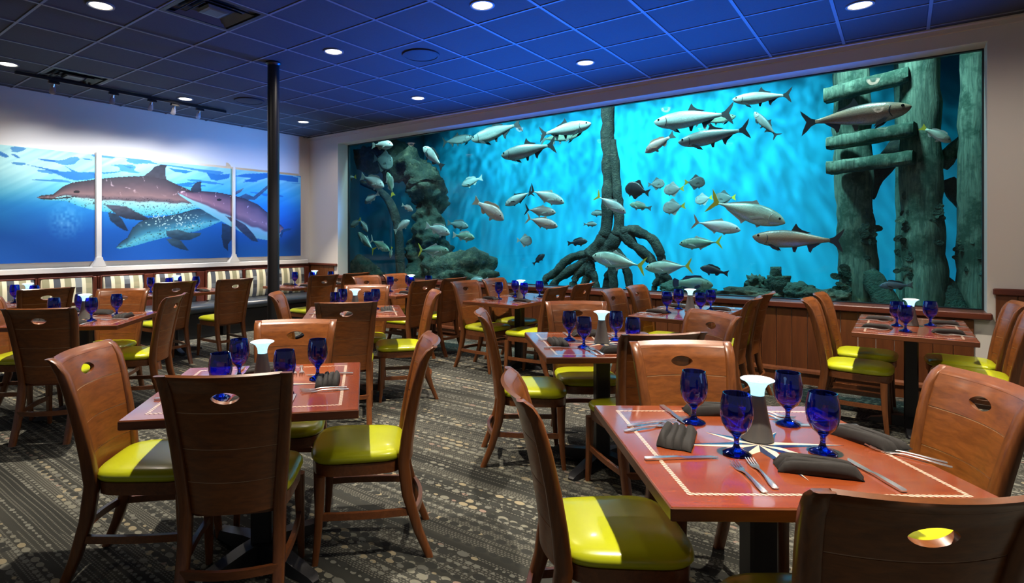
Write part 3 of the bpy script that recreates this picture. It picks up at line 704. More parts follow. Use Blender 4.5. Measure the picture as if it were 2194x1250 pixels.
# ================================================================== FISH
def mat_fish(name, back, flank, belly, hmax, scales=70):
    k = NT(name); x, y, z = k.sep(k.coord('Object'))
    n = k.noise(k.coord('Object'), 9.0, 3)
    f = k.math('ADD', k.math('DIVIDE', k.math('ADD', z, hmax), hmax*2), k.math('MULTIPLY', k.math('SUBTRACT', n, .5), .22))
    vo = k.new('ShaderNodeTexVoronoi'); k.link(k.coord('Object', (1,1,1.2)), vo.inputs['Vector']); vo.inputs['Scale'].default_value = scales
    col = k.ramp(f, [(.12, belly), (.42, flank), (.68, flank), (.90, back)])
    k.set(k.mix(k.math('MULTIPLY', vo.outputs['Distance'], .45), col, back), .36, .08); k.bump(vo.outputs['Distance'], .25, .004); return k.m
COLS = {'silver': ((.16,.20,.20),(.50,.55,.53),(.80,.84,.80)), 'white': ((.40,.42,.42),(.75,.77,.76),(.90,.92,.90)), 'bronze': ((.09,.085,.08),(.42,.25,.16),(.62,.55,.50)),
        'grey': ((.07,.095,.10),(.24,.29,.28),(.55,.60,.56)), 'dark': ((.010,.014,.020),(.028,.038,.045),(.06,.075,.08)), 'green': ((.07,.13,.10),(.24,.36,.26),(.60,.72,.60)),
        'jack': ((.14,.18,.15),(.50,.56,.46),(.86,.90,.82)), 'rose': ((.24,.16,.15),(.52,.40,.37),(.82,.78,.74)), 'chub': ((.05,.07,.10),(.14,.18,.23),(.30,.35,.40))}
FINM = {'grey': plain('fin_grey', (.10,.12,.12), .5), 'dark': plain('fin_dark', (.018,.022,.026), .5), 'yellow': plain('fin_yellow', (.62,.55,.04), .5),
        'pale': plain('fin_pale', (.45,.48,.45), .5), 'rose': plain('fin_rose', (.42,.26,.18), .5)}
M['eye'] = plain('fish_eye', (.01,.01,.01), .15); M['eyer'] = plain('fish_eye_ring', (.55,.5,.3), .3)
PROF = {
 'tarpon': ([(0,.012),(.03,.035),(.09,.062),(.2,.094),(.36,.112),(.5,.10),(.66,.064),(.78,.034),(.86,.022)], [(0,.000),(.03,-.045),(.09,-.080),(.2,-.112),(.36,-.124),(.5,-.108),(.66,-.066),(.78,-.034),(.86,-.022)], .072),
 'jack':   ([(0,.0),(.03,.040),(.10,.092),(.22,.130),(.36,.142),(.52,.112),(.68,.058),(.78,.022),(.86,.012)], [(0,-.008),(.03,-.040),(.10,-.082),(.22,-.122),(.36,-.138),(.52,-.108),(.68,-.054),(.78,-.020),(.86,-.012)], .075),
 'snapper':([(0,.0),(.04,.050),(.12,.118),(.26,.166),(.42,.160),(.60,.110),(.74,.056),(.84,.040)], [(0,-.015),(.04,-.055),(.12,-.105),(.26,-.140),(.42,-.140),(.60,-.096),(.74,-.048),(.84,-.038)], .075),
 'disc':   ([(0,.0),(.03,.10),(.10,.22),(.24,.29),(.42,.28),(.58,.20),(.72,.09),(.82,.04)], [(0,-.06),(.03,-.13),(.10,-.21),(.24,-.27),(.42,-.27),(.58,-.19),(.72,-.08),(.82,-.04)], .06),
 'grouper':([(0,.0),(.05,.065),(.16,.135),(.30,.175),(.46,.170),(.64,.115),(.76,.075),(.84,.070)], [(0,-.03),(.05,-.085),(.16,-.135),(.30,-.155),(.46,-.150),(.64,-.100),(.76,-.068),(.84,-.066)], .105),
}
def fish_proto(kind, col, fin, tail, cache={}):
    key = (kind, col, fin, tail)
    if key in cache: return cache[key]
    top, bot, wid = PROF[kind]; end = top[-1][0]
    hm = max(abs(a[1]) for a in top+bot); n = 14; N = 16; rings = []
    for i in range(N+1):
        t = end*(i/N)**1.35; a, b = interp(top, t), interp(bot, t); c, h = (a+b)/2, max((a-b)/2, .004)
        w = max(.003, wid*min(1, (t/.20)**.6 if t < .2 else 1)*(1-max(0, (t-.4)/(end-.4))**1.3*.90))
        rings.append([(.5-t, w*math.copysign(abs(math.cos(q))**.85, math.cos(q)), c+h*math.sin(q)) for q in (2*PI*j/n for j in range(n))])
    parts = [('body', MB().loft(rings).mesh('body', mat_fish('scales_%s_%s' % (kind, col), *COLS[col], hm), 180))]
    def fin_(name, poly, m, y0=0.0, th=.005):
        parts.append((name, MB().prism([(.5-t, z) for t, z in poly], y0-th, y0+th).mesh(name, FINM[m], 30)))
    e = end-.01; hb = top[-1][1]
    if kind == 'tarpon':
        fin_('tail_fin', [(e,hb),(.90,.045),(.955,.105),(1.0,.150),(.985,.09),(.945,.01),(.985,-.085),(1.0,-.14),(.95,-.10),(.90,-.045),(e,-hb)], tail)
        fin_('dorsal_fin', [(.44,.095),(.475,.17),(.49,.195),(.515,.15),(.56,.115),(.66,.082),(.60,.07),(.52,.085)], fin)
        fin_('anal_fin', [(.62,-.070),(.645,-.15),(.665,-.165),(.685,-.11),(.77,-.04),(.70,-.040)], fin)
        fin_('pelvic_fin', [(.46,-.105),(.475,-.165),(.50,-.17),(.52,-.10)], fin); pec = [(.20,-.085),(.25,-.135),(.33,-.165),(.30,-.115),(.24,-.080)]
    elif kind == 'jack':
        fin_('tail_fin', [(e,hb),(.89,.05),(.94,.115),(1.0,.17),(.965,.08),(.925,.0),(.965,-.08),(1.0,-.17),(.94,-.115),(.89,-.05),(e,-hb)], tail)
        fin_('dorsal_fin', [(.36,.13),(.42,.185),(.46,.155),(.58,.115),(.76,.04),(.70,.035),(.5,.10)], fin)
        fin_('anal_fin', [(.46,-.115),(.50,-.175),(.53,-.14),(.64,-.09),(.76,-.035),(.66,-.04)], fin)
        fin_('pelvic_fin', [(.26,-.12),(.30,-.165),(.34,-.125)], fin); pec = [(.24,-.02),(.30,-.04),(.42,-.085),(.36,-.025),(.28,-.0)]
    elif kind == 'snapper':
        fin_('tail_fin', [(e,hb),(.90,.075),(1.0,.13),(.965,.0),(1.0,-.12),(.90,-.07),(e,-hb)], tail)
        fin_('dorsal_fin', [(.22,.15),(.28,.205),(.40,.215),(.50,.185),(.60,.175),(.70,.12),(.70,.06),(.5,.12)], fin)
        fin_('anal_fin', [(.54,-.10),(.58,-.165),(.64,-.16),(.72,-.07),(.66,-.06)], fin)
        fin_('pelvic_fin', [(.28,-.13),(.34,-.21),(.38,-.20),(.38,-.13)], fin); pec = [(.25,-.02),(.32,-.06),(.42,-.09),(.37,-.03),(.29,.0)]
    elif kind == 'disc':
        fin_('tail_fin', [(e,hb),(.90,.10),(1.0,.16),(.95,.0),(1.0,-.15),(.90,-.10),(e,-hb)], tail)
        fin_('dorsal_fin', [(.30,.27),(.42,.38),(.50,.40),(.58,.27),(.74,.11),(.70,.08),(.5,.22)], fin)
        fin_('anal_fin', [(.34,-.25),(.46,-.36),(.53,-.37),(.60,-.25),(.74,-.10),(.68,-.08),(.5,-.22)], fin)
        fin_('pelvic_fin', [(.22,-.25),(.28,-.34),(.31,-.26)], fin); pec = [(.26,-.03),(.33,-.06),(.42,-.08),(.37,-.01),(.29,.02)]
    else:
        fin_('tail_fin', [(e,hb),(.88,.10),(.95,.125),(.99,.09),(1.0,.0),(.99,-.09),(.95,-.12),(.88,-.095),(e,-hb)], tail)
        fin_('dorsal_fin', [(.24,.155),(.30,.22),(.44,.225),(.56,.205),(.66,.20),(.74,.13),(.74,.075),(.5,.14)], fin)
        fin_('anal_fin', [(.56,-.11),(.61,-.19),(.68,-.185),(.74,-.08),(.66,-.08)], fin)
        fin_('pelvic_fin', [(.28,-.14),(.35,-.23),(.39,-.21),(.38,-.14)], fin); pec = [(.27,-.04),(.33,-.10),(.43,-.12),(.41,-.05),(.31,-.01)]
    tg = .19 if kind in ('tarpon', 'jack') else .24; pts = {-1: [], 1: []}
    for k in range(9):
        zf = -.75+1.35*k/8; t = tg-.05*abs(zf)**2; a, b = interp(top, t), interp(bot, t); c, h = (a+b)/2, (a-b)/2
        w = wid*min(1, (t/.20)**.6); yy = w*max(0.02, math.cos(math.asin(zf)))**.85
        for s_ in (-1, 1): pts[s_].append((.5-t, s_*yy*.99, c+h*zf))
    for s_ in (-1, 1): parts.append(('gill_cover', MB().tube(pts[s_], [.0015]+[.0042]*7+[.0015], 6).mesh('gill_cover', FINM[fin if fin != 'yellow' else 'grey'], 180)))
    for s_ in (-1, 1):
        fin_('pectoral_fin', pec, fin, s_*(wid+.004), .003)
        ex = .075 if kind in ('tarpon', 'jack') else .11; ez = interp(top, ex)*.45; ew = wid*min(1, (ex/.2)**.6)
        parts.append(('eye', MB().loft([[(.5-ex+r*math.cos(2*PI*j/12), s_*(ew*.86+d), ez+r*math.sin(2*PI*j/12)) for j in range(12)] for r, d in ((.016,-.01),(.015,.006),(.008,.010))]).mesh('eye', M['eye'], 50)))
    cache[key] = parts
    return parts
def fish(name, kind, col, fin, tail, nose, tl, Y, label, dy=0.0, bend=1.0, deep=1.0):
    A, B = at_y(*nose, Y), at_y(*tl, Y+dy); L = (A-B).length
    xa = (A-B).normalized(); za = (Vector((0,0,1))-xa*xa.z)
    if za.length < .05: za = Vector((1,0,0))
    za.normalize(); ya = za.cross(xa)
    t = empty(name); c = (A+B)/2
    R = Matrix((xa, ya, za)).transposed()
    t.matrix_world = Matrix.Translation(c) @ R.to_4x4() @ Matrix.Diagonal((L, L, L*deep, 1))
    for nm, me in fish_proto(kind, col, fin, tail): mobj(nm, me, t)
    tag(t, label, 'fish', 'fish in the aquarium')
T, J, S_, D, GR = 'tarpon', 'jack', 'snapper', 'disc', 'grouper'
for a in (
 ('snapper_fish', S_, 'white','pale','pale', (842,311),(797,312), 7.4, 'small white fish at the top left of the aquarium, under the frame'),
 ('spadefish', D, 'grey','grey','grey', (842,352),(800,340), 8.0, 'blurry grey deep-bodied fish in front of the rock arch top'),
 ('snapper_fish', S_, 'silver','pale','yellow', (738,385),(763,379), 7.3, 'pale fish with yellow tail cut by the left frame of the aquarium'),
 ('snapper_fish', S_, 'white','pale','pale', (823,400),(773,378), 7.5, 'white fish heading down right at the far left of the tank'),
 ('snapper_fish', S_, 'green','pale','yellow', (830,369),(842,421), 7.5, 'greenish fish with yellow tail pointing steeply upward'),
 ('snapper_fish', S_, 'white','pale','pale', (781,436),(812,414), 7.5, 'white fish facing down left beside the bent branch'),
 ('snapper_fish', S_, 'rose','pale','pale', (885,452),(861,439), 7.6, 'tiny pinkish fish in the opening of the rock arch'),
 ('snapper_fish', S_, 'white','pale','pale', (878,473),(845,497), 7.6, 'white fish heading up right across the bent branch'),
 ('snapper_fish', S_, 'silver','pale','yellow', (788,497),(769,469), 7.4, 'silver fish pointing steeply down at the far left'),
 ('snapper_fish', S_, 'silver','pale','pale', (750,487),(775,471), 7.6, 'silver fish hugging the left frame at mid height'),
 ('jack_fish', J, 'jack','pale','yellow', (767,498),(803,539), 7.4, 'yellow-tailed fish heading up left near the bottom left'),
 ('jack_fish', J, 'green','pale','pale', (835,538),(793,513), 7.4, 'pale green fish heading down right near the bottom left'),
 ('snapper_fish', S_, 'green','pale','yellow', (836,553),(840,529), 7.6, 'small greenish fish pointing down beside the bent branch'),
 ('snapper_fish', S_, 'silver','pale','pale', (964,501),(912,484), 7.3, 'striped silver fish in front of the rock arch foot'),
 ('snapper_fish', S_, 'grey','grey','grey', (1004,486),(958,478), 8.2, 'dim grey fish behind the two silver fish by the rock'),
 ('snapper_fish', S_, 'green','pale','pale', (1017,510),(970,504), 7.5, 'pale green fish just right of the rock arch foot'),
 ('jack_fish', J, 'green','pale','yellow', (962,538),(896,536), 7.3, 'greenish jack over the low rock mound, facing right'),
 ('snapper_fish', S_, 'silver','dark','dark', (907,315),(949,360), 7.4, 'silver fish with dark fins diving at the upper left'),
 ('tarpon_fish', T, 'silver','grey','grey', (1013,293),(948,306), 9.0, 'faint pale tarpon at the top, behind the darker one'),
 ('tarpon_fish', T, 'grey','dark','dark', (1010,300),(1118,264), 8.0, 'dark grey tarpon rising left at the top, nearest the left end'),
 ('tarpon_fish', T, 'grey','dark','dark', (1074,334),(1191,309), 7.5, 'silver-bellied tarpon with dark forked tail left of the mangrove'),
 ('snapper_fish', S_, 'silver','pale','pale', (989,397),(1034,381), 8.8, 'small pale fish alone below the waterfall of light'),
 ('snapper_fish', S_, 'rose','rose','rose', (1080,471),(1015,429), 7.3, 'rosy fish heading down right, left of the jack group'),
 ('jack_fish', J, 'silver','dark','dark', (1082,440),(1142,409), 7.8, 'silver jack with dark tail heading down left'),
 ('spadefish', D, 'silver','pale','pale', (1140,517),(1107,515), 7.8, 'small round silver fish low in the open water'),
 ('damselfish', S_, 'dark','dark','dark', (1167,545),(1142,567), 7.8, 'small dark fish heading up, left of the mangrove roots'),
 ('tarpon_fish', T, 'silver','dark','dark', (1267,265),(1156,289), 7.7, 'silver tarpon facing right, just left of the mangrove trunk top'),
 ('tarpon_fish', T, 'green','grey','grey', (1242,286),(1158,300), 8.6, 'pale tarpon half hidden below the one left of the mangrove'),
 ('jack_fish', J, 'silver','pale','dark', (1209,435),(1134,407), 7.5, 'topmost of three silver jacks heading right'),
 ('jack_fish', J, 'rose','pale','dark', (1191,456),(1124,449), 7.7, 'middle of three jacks heading right'),
 ('jack_fish', J, 'rose','rose','rose', (1195,486),(1127,467), 7.4, 'lowest of three jacks heading right, rosy flank'),
 ('jack_fish', J, 'silver','pale','yellow', (1341,457),(1276,418), 7.4, 'silver jack crossing the twin mangrove trunks'),
 ('snapper_fish', S_, 'green','pale','grey', (1349,438),(1396,447), 8.0, 'pale grey fish facing left, right of the mangrove trunks'),
 ('snapper_fish', S_, 'grey','grey','yellow', (1266,458),(1302,457), 8.8, 'dim fish with yellow tail behind the left mangrove trunk'),
 ('snapper_fish', S_, 'grey','grey','grey', (1279,481),(1250,481), 8.0, 'small grey fish left of the mangrove trunk fork'),
 ('damselfish', S_, 'dark','dark','dark', (1259,517),(1216,522), 7.7, 'dark fish above the left mangrove roots'),
 ('jack_fish', J, 'jack','pale','yellow', (1269,549),(1384,572), 7.3, 'large pale jack with bright yellow tail over the mangrove roots'),
 ('jack_fish', J, 'jack','pale','green' if False else 'yellow', (1382,575),(1484,570), 7.4, 'pale jack facing left, right of the mangrove roots'),
 ('angelfish', D, 'dark','dark','dark', (1340,401),(1392,414), 7.4, 'black angelfish right of the mangrove trunks'),
 ('lookdown_fish', D, 'grey','grey','grey', (1424,393),(1388,396), 8.2, 'translucent deep-bodied fish next to the black angelfish'),
 ('lookdown_fish', D, 'silver','pale','yellow', (1422,408),(1466,404), 8.0, 'shiny deep-bodied fish at the middle of the lookdown group'),
 ('lookdown_fish', D, 'silver','pale','yellow', (1420,447),(1469,441), 7.9, 'lowest shiny deep-bodied fish of the lookdown group'),
 ('lookdown_fish', D, 'grey','grey','yellow', (1511,391),(1466,391), 7.9, 'topmost grey deep-bodied fish of the lookdown group, facing right'),
 ('lookdown_fish', D, 'silver','pale','yellow', (1489,431),(1527,423), 8.5, 'faint deep-bodied fish behind the tail of the largest jack'),
 ('lookdown_fish', D, 'grey','grey','yellow', (1530,426),(1577,423), 8.6, 'faint deep-bodied fish above the back of the largest jack'),
 ('jack_fish', J, 'jack','pale','yellow', (1683,478),(1518,430), 7.2, 'largest jack with yellow-green tail, facing right'),
 ('jack_fish', J, 'white','pale','rose', (1587,494),(1483,475), 7.3, 'white jack with reddish tail below the largest jack'),
 ('jack_fish', J, 'green','pale','yellow', (1455,523),(1548,519), 7.6, 'greenish jack facing left above the yellow-tailed jacks'),
 ('tarpon_fish', T, 'bronze','dark','dark', (1612,508),(1808,517), 7.15, 'big bronze tarpon facing left beside the left piling'),
 ('damselfish', S_, 'dark','dark','dark', (1500,574),(1561,587), 7.4, 'black fish facing left above the grouper'),
 ('grouper_fish', GR, 'green','dark','dark', (1528,611),(1441,606), 7.3, 'dark grouper resting just above the sill'),
 ('tarpon_fish', T, 'silver','dark','dark', (1401,263),(1572,243), 7.6, 'pale tarpon with white snout near the surface, facing left'),
 ('tarpon_fish', T, 'green','dark','dark', (1577,249),(1490,262), 8.5, 'tarpon facing right behind the white-snouted one'),
 ('tarpon_fish', T, 'grey','dark','dark', (1453,306),(1607,276), 7.3, 'tarpon with big dark forked tail below the white-snouted one'),
 ('snapper_fish', S_, 'rose','rose','grey', (1382,327),(1445,288), 7.5, 'brownish fish heading down left in the pale light'),
 ('tarpon_fish', T, 'silver','dark','dark', (1569,214),(1697,203), 7.5, 'tarpon nearest the surface left of the pilings'),
 ('tarpon_fish', T, 'grey','dark','dark', (1616,240),(1666,294), 7.8, 'short foreshortened tarpon heading up left under the surface'),
 ('tarpon_fish', T, 'bronze','dark','dark', (1954,229),(1716,266), 7.25, 'large silver-bronze tarpon in front of the boards, facing right'),
 ('snapper_fish', S_, 'jack','pale','yellow', (2038,305),(1973,272), 7.4, 'pale yellowish fish right of the pale piling'),
 ('surgeonfish', S_, 'chub','dark','grey', (1884,613),(1957,612), 7.3, 'blue-grey fish low between the pilings, facing left'),
 ('snapper_fish', S_, 'silver','pale','pale', (1006,604),(1046,600), 7.5, 'pale fish low at the tank floor beside the rock mound'),
): fish(*a)
# ================================================================== FURNITURE
# ---- chair: origin on the floor below the top of the backrest, facing +Y
YT = [(0,-.015),(.12,.035),(.28,.082),(.42,.100),(.53,.088),(.66,.066),(.80,.036),(.88,.012),(.925,-.012),(.945,-.036)]
HW = [(0,.172),(.42,.168),(.945,.213)]
BOW = .036
def chair_meshes():
    out = []
    zs = [0,.06,.12,.2,.28,.36,.42,.48,.54,.60,.66,.72,.78,.83,.88,.905,.925,.938,.945]
    for s_ in (-1, 1):
        rings = []
        for z in zs:
            y, x = interp(YT, z), interp(HW, z)*s_; dy = interp([(0,.017),(.3,.026),(.45,.026),(.9,.019),(.945,.012)], z); dx = .021
            b = .006; sk = (.012 if z > .9 else 0)
            rings.append([(x+p*dx, y+q*dy, z) for p, q in ((-1+b/dx,-1),(1-b/dx,-1),(1,-1+b/dy),(1,1-b/dy),(1-b/dx,1),(-1+b/dx,1),(-1,1-b/dy),(-1,-1+b/dy))])
        out.append(('back_post', MB().loft(rings).mesh('back_post', M['chair_post'], 50)))
    th = .009
    def P3(u, z, side):        # a point of the bowed backrest
        hw = interp(HW, z)-.016; y = interp(YT, z)-BOW*(1-u*u)
        s1 = (interp(YT, z+.01)-interp(YT, z-.01))/.02; nl = math.hypot(1, s1)
        off = th*side*(1 if z < .93 else .7)
        return (u*hw, y+off/nl, z-off*s1/nl)
    def slat(name, z0, z1, nz, zlist=None):
        nu = 14; zz = zlist or [z0+(z1-z0)*k/nz for k in range(nz+1)]; m = MB(); n = len(zz)
        for side in (-1, 1):
            e = .0
            for z in zz:
                for k in range(nu+1): m.v.append(P3(-1+2*k/nu, z, side))
        w = nu+1; off = n*w
        for i in range(n-1):
            for k in range(nu):
                a = i*w+k; m.f.append((a,a+1,a+w+1,a+w)); m.f.append((off+a,off+a+w,off+a+w+1,off+a+1))
        for k in range(nu): m.f.append((k,k+1,off+k+1,off+k)); a = (n-1)*w+k; m.f.append((a,a+1,off+a+1,off+a))
        for i in range(n-1):
            for k in (0, nu): a = i*w+k; m.f.append((a,a+w,off+a+w,off+a))
        out.append((name, m.mesh(name, M['chair'], 40)))
    slat('back_slat', .405, .5265, 3); slat('back_slat', .5305, .6565, 3); slat('back_slat', .6605, .7975, 3)
    # top slat with the eye-shaped hand hole
    m = MB(); n = 56; z0, z1, zc = .8015, .915, .858; hx, hz = .052, .0225; R = 5
    cols = []
    for j in range(n):
        a = 2*PI*j/n; ca, sa = math.cos(a), math.sin(a)
        ex = hx*abs(ca)**1.0*math.copysign(1, ca); ez = hz*math.copysign(abs(sa)**1.25, sa)
        k = 1/max(abs(ca), abs(sa)); rx, rz = ca*k, sa*k
        rzz = zc+(rz*(z1-zc) if rz > 0 else rz*(zc-z0))
        cols.append([(ex*2.0*.5/.2*(1-t)*.5+rx*t if False else (ex/.2)*(1-t)+rx*t, (zc+ez)*(1-t)+rzz*t) for t in [i/R for i in range(R+1)]])
    for side in (-1, 1):
        for c in cols:
            for u, z in c: m.v.append(P3(u, z, side))
    w = R+1; off = n*w
    for j in range(n):
        q = (j+1)%n
        for i in range(R):
            m.f.append((j*w+i,q*w+i,q*w+i+1,j*w+i+1)); m.f.append((off+j*w+i,off+j*w+i+1,off+q*w+i+1,off+q*w+i))
        m.f.append((j*w,off+j*w,off+q*w,q*w)); m.f.append((j*w+R,q*w+R,off+q*w+R,off+j*w+R))
    out.append(('top_slat', m.mesh('top_slat', M['chair'], 40)))
    slat('top_roll', .9155, .945, 3, [.9155,.922,.930,.938,.945])
    # grooves between slats
    for zg in (.5285, .6585, .7995):
        m = MB(); nu = 14; rings = []
        for k in range(nu+1):
            u = -.985+1.97*k/nu; a = P3(u, zg-.0025, 1); b = P3(u, zg+.0025, 1); c = P3(u, zg+.0025, -1); d = P3(u, zg-.0025, -1)
            rings.append([(p[0], p[1]+s, p[2]) for p, s in ((a,-.0022),(b,-.0022),(c,.0022),(d,.0022))])
        out.append(('groove', m.loft(rings).mesh('groove', M['groove'], 0)))
    for s_ in (-1, 1):
        rings = []
        for z in (0,.1,.2,.3,.385):
            x = s_*(.190+.006*(1-z/.385)); y = .462+.022*((1-z/.385)**2); h = .013+.009*z/.385
            rings.append([(x+a*h, y+b*h, z) for a, b in ((-.7,-1),(.7,-1),(1,-.7),(1,.7),(.7,1),(-.7,1),(-1,.7),(-1,-.7))])
        out.append(('front_leg', MB().loft(rings).mesh('front_leg', M['chair_post'], 50)))
    def plan(gx, n=40):       # seat outline: narrow at the back, rounded in front
        pts = []
        for j in range(n):
            a = 2*PI*j/n; ca, sa = math.cos(a), math.sin(a); ex = .42
            x = math.copysign(abs(ca)**ex, ca); y = math.copysign(abs(sa)**ex, sa)
            w = .192+.026*(y+1)/2+gx; yy = .297+(y*.201)+gx*y+(.018*(1-x*x) if y > 0 else 0)
            pts.append((x*w, yy))
        return pts
    def rings_(spec): return [[(x, y, z) for x, y in plan(g)] for g, z in spec]
    out.append(('seat_apron', MB().loft(rings_([(-.012,.385),(-.008,.382),(-.006,.432),(-.02,.434)])).mesh('seat_apron', M['apron'], 40)))
    out.append(('seat_cushion', MB().loft(rings_([(-.02,.434),(-.003,.438),(.004,.450),(.002,.464),(-.008,.476),(-.03,.484),(-.07,.489),(-.12,.491)])).mesh('seat_cushion', M['seat'], 80)))
    for s_ in (-1, 1):
        rings = []
        for k in range(9):
            t = k/8; y = .05+t*.407; x = s_*(.172+.018*t+.012*math.sin(PI*t)); z = .205+.0*t
            rings.append([(x-.009,y,z-.015),(x+.009,y,z-.015),(x+.009,y,z+.015),(x-.009,y,z+.015)])
        out.append(('side_stretcher', MB().loft(rings).mesh('side_stretcher', M['apron'], 50)))
    rings = []
    for k in range(11):
        t = -1+2*k/10; x = t*.172; y = .048-.030*(1-t*t)
        rings.append([(x,y-.009,.190),(x,y+.009,.190),(x,y+.009,.220),(x,y-.009,.220)])
    out.append(('rear_stretcher', MB().loft(rings).mesh('rear_stretcher', M['apron'], 50)))
    return out
CHM = chair_meshes()
def chair(p, face, label):
    """p: floor point below the backrest top; face: direction the sitter looks"""
    t = empty('dining_chair', (p[0], p[1], 0), math.atan2(face[1], face[0])-PI/2)
    for nm, me in CHM: mobj(nm, me, t)
    tag(t, label, 'chair', 'wooden dining chairs with lime seats')

# ---- table
TH = .762
def table_proto(hx, hy, star):
    t = empty('dining_table')
    m = MB(); b = .004
    MB().box(-hx, hx, -hy, hy, TH-.036, TH-.0015, .003).build('edge_band', M['table_edge'], t, 20)
    tt = MB().box(-hx+.003, hx-.003, -hy+.003, hy-.003, TH-.004, TH, .0012).build('tabletop', M['table'], t, 20)
    i = .074; w = .0065; z0, z1 = TH-.001, TH+.0006
    for a in ((-hx+i-w, hx-i+w, hy-i-w, hy-i+w), (-hx+i-w, hx-i+w, -hy+i-w, -hy+i+w), (-hx+i-w, -hx+i+w, -hy+i+w, hy-i-w), (hx-i-w, hx-i+w, -hy+i+w, hy-i-w)):
        MB().box(*a, z0, z1).build('rope_inlay', M['rope'], tt, 0)
    if star:
        for k in range(8):
            a = k*PI/4; L = .27 if k%2 == 0 else .17; q = .064
            for sgn, mt in ((1,'cream'), (-1,'navy')):
                tip = (L*math.cos(a), L*math.sin(a)); sd = (q*math.cos(a+sgn*PI/8), q*math.sin(a+sgn*PI/8))
                vs = [(x, y, z) for z in (z0, z1+.0002) for x, y in ((0,0), sd, tip)]
                MB().add(vs, [(0,1,2),(3,4,5),(0,1,4,3),(1,2,5,4),(2,0,3,5)]).build('star_point', M[mt], tt, 0)
    MB().loft([[(x*h, y*h, z) for x, y in ((-1,-.8),(-.8,-1),(.8,-1),(1,-.8),(1,.8),(.8,1),(-.8,1),(-1,.8))] for h, z in ((.044,.06),(.044,.69))]).build('pedestal', M['black'], t, 30)
    MB().box(-.17,.17,-.17,.17,.69,.726,.006).build('mount_plate', M['black'], t, 20)
    for k in range(4):
        a = PI/4+k*PI/2 if hx == hy else (0, PI/2, PI, 3*PI/2)[k]
        L = .36 if hx == hy or k%2 else .27; ca, sa = math.cos(a), math.sin(a)
        rr = []
        for d, h, wd_ in ((.0,.085,.045),(.10,.075,.042),(L*.7,.045,.038),(L-.02,.030,.032),(L,.012,.02)):
            rr.append([(d*ca-e*wd_*sa, d*sa+e*wd_*ca, z) for e, z in ((-1,.002),(1,.002),(.8,h),(-.8,h))])
        MB().loft(rr).build('foot', M['black'], t, 40)
    return t
_used = {}
def table(key, protos, loc, rz, label):
    if key in _used: t = copy_tree(protos[key])
    else: t = protos[key]; _used[key] = 1
    t.location = (loc[0], loc[1], 0); t.rotation_euler = (0,0,rz)
    tag(t, label, 'table', 'dining tables')
    return t
PROT = {'sq': table_proto(.43, .43, True), 'rect': table_proto(.34, .60, False), 'small': table_proto(.34, .36, False)}

# ---- table things
def goblet_mesh():
    o = [(.036,0),(.037,.003),(.030,.008),(.012,.016),(.0075,.026),(.0068,.038),(.009,.050),(.018,.060),(.030,.072),(.039,.090),(.0435,.112),(.0435,.135),(.0405,.158),(.0365,.178)]
    i = [(.0340,.1775),(.0385,.156),(.0412,.134),(.0412,.113),(.0368,.092),(.028,.076),(.016,.066),(.003,.061)]
    return MB().lathe(o+i, 32).mesh('goblet', M['goblet'], 60)
GOB = goblet_mesh()
def goblet(p, label):
    o = mobj('water_goblet', GOB, None, (p[0], p[1], TH+.0015)); o.scale = (1.07, 1.07, 1.04); tag(o, label, 'goblet', 'cobalt blue goblets')
LAMP = [('cone_base', MB().lathe([(.046,0),(.049,.003),(.047,.010),(.036,.06),(.027,.110),(.0225,.142),(.021,.146)], 32).mesh('cone_base', M['cone'], 50)),
        ('funnel_shade', MB().lathe([(.020,.145),(.0205,.158),(.023,.170),(.030,.183),(.041,.192),(.050,.1955),(.051,.1975),(.046,.1985)], 36).mesh('funnel_shade', M['lampwhite'], 60)),
        ('top_disc', MB().lathe([(.046,.197),(.0465,.2005),(.036,.203),(.012,.204)], 36).mesh('top_disc', M['lampdisc'], 40))]
def lamp(p, label, col=None):
    t = empty('table_lamp', (p[0], p[1], TH+.001))
    for nm, me in LAMP: mobj(nm, me, t)
    tag(t, label, 'table lamp', 'cordless table lamps')
def napkin_mesh():
    m = MB(); rings = []; L, W = .205, .105
    for k in range(13):
        t = k/12; y = (t-.5)*L; e = math.sqrt(max(0, 1-(2*t-1)**6)); ring = []
        nx = 36
        for j in range(nx+1):
            u = -1+2*j/nx; gr = sum(math.exp(-((u-c-.05*math.sin(t*4+c))/.055)**2) for c in (-.5, -.08, .36))
            z = (.030+.004*math.sin(u*7+t*3)-.013*min(1, gr)-.006*u)*e*(1-abs(u)**9*.75)+.002
            ring.append((u*W/2*(1+.03*math.sin(t*5)), y+.006*math.sin(u*5), z))
        ring += [(W/2*.95, y, 0), (-W/2*.95, y, 0)]
        rings.append(ring)
    return m.loft(rings).mesh('napkin', M['napkin'], 60)
NAP = napkin_mesh()
def napkin(p, rz, label, s=1.0):
    o = mobj('folded_napkin', NAP, None, (p[0], p[1], TH+.0012), rz); o.scale = (s, s, s); tag(o, label, 'napkin', 'folded charcoal napkins')
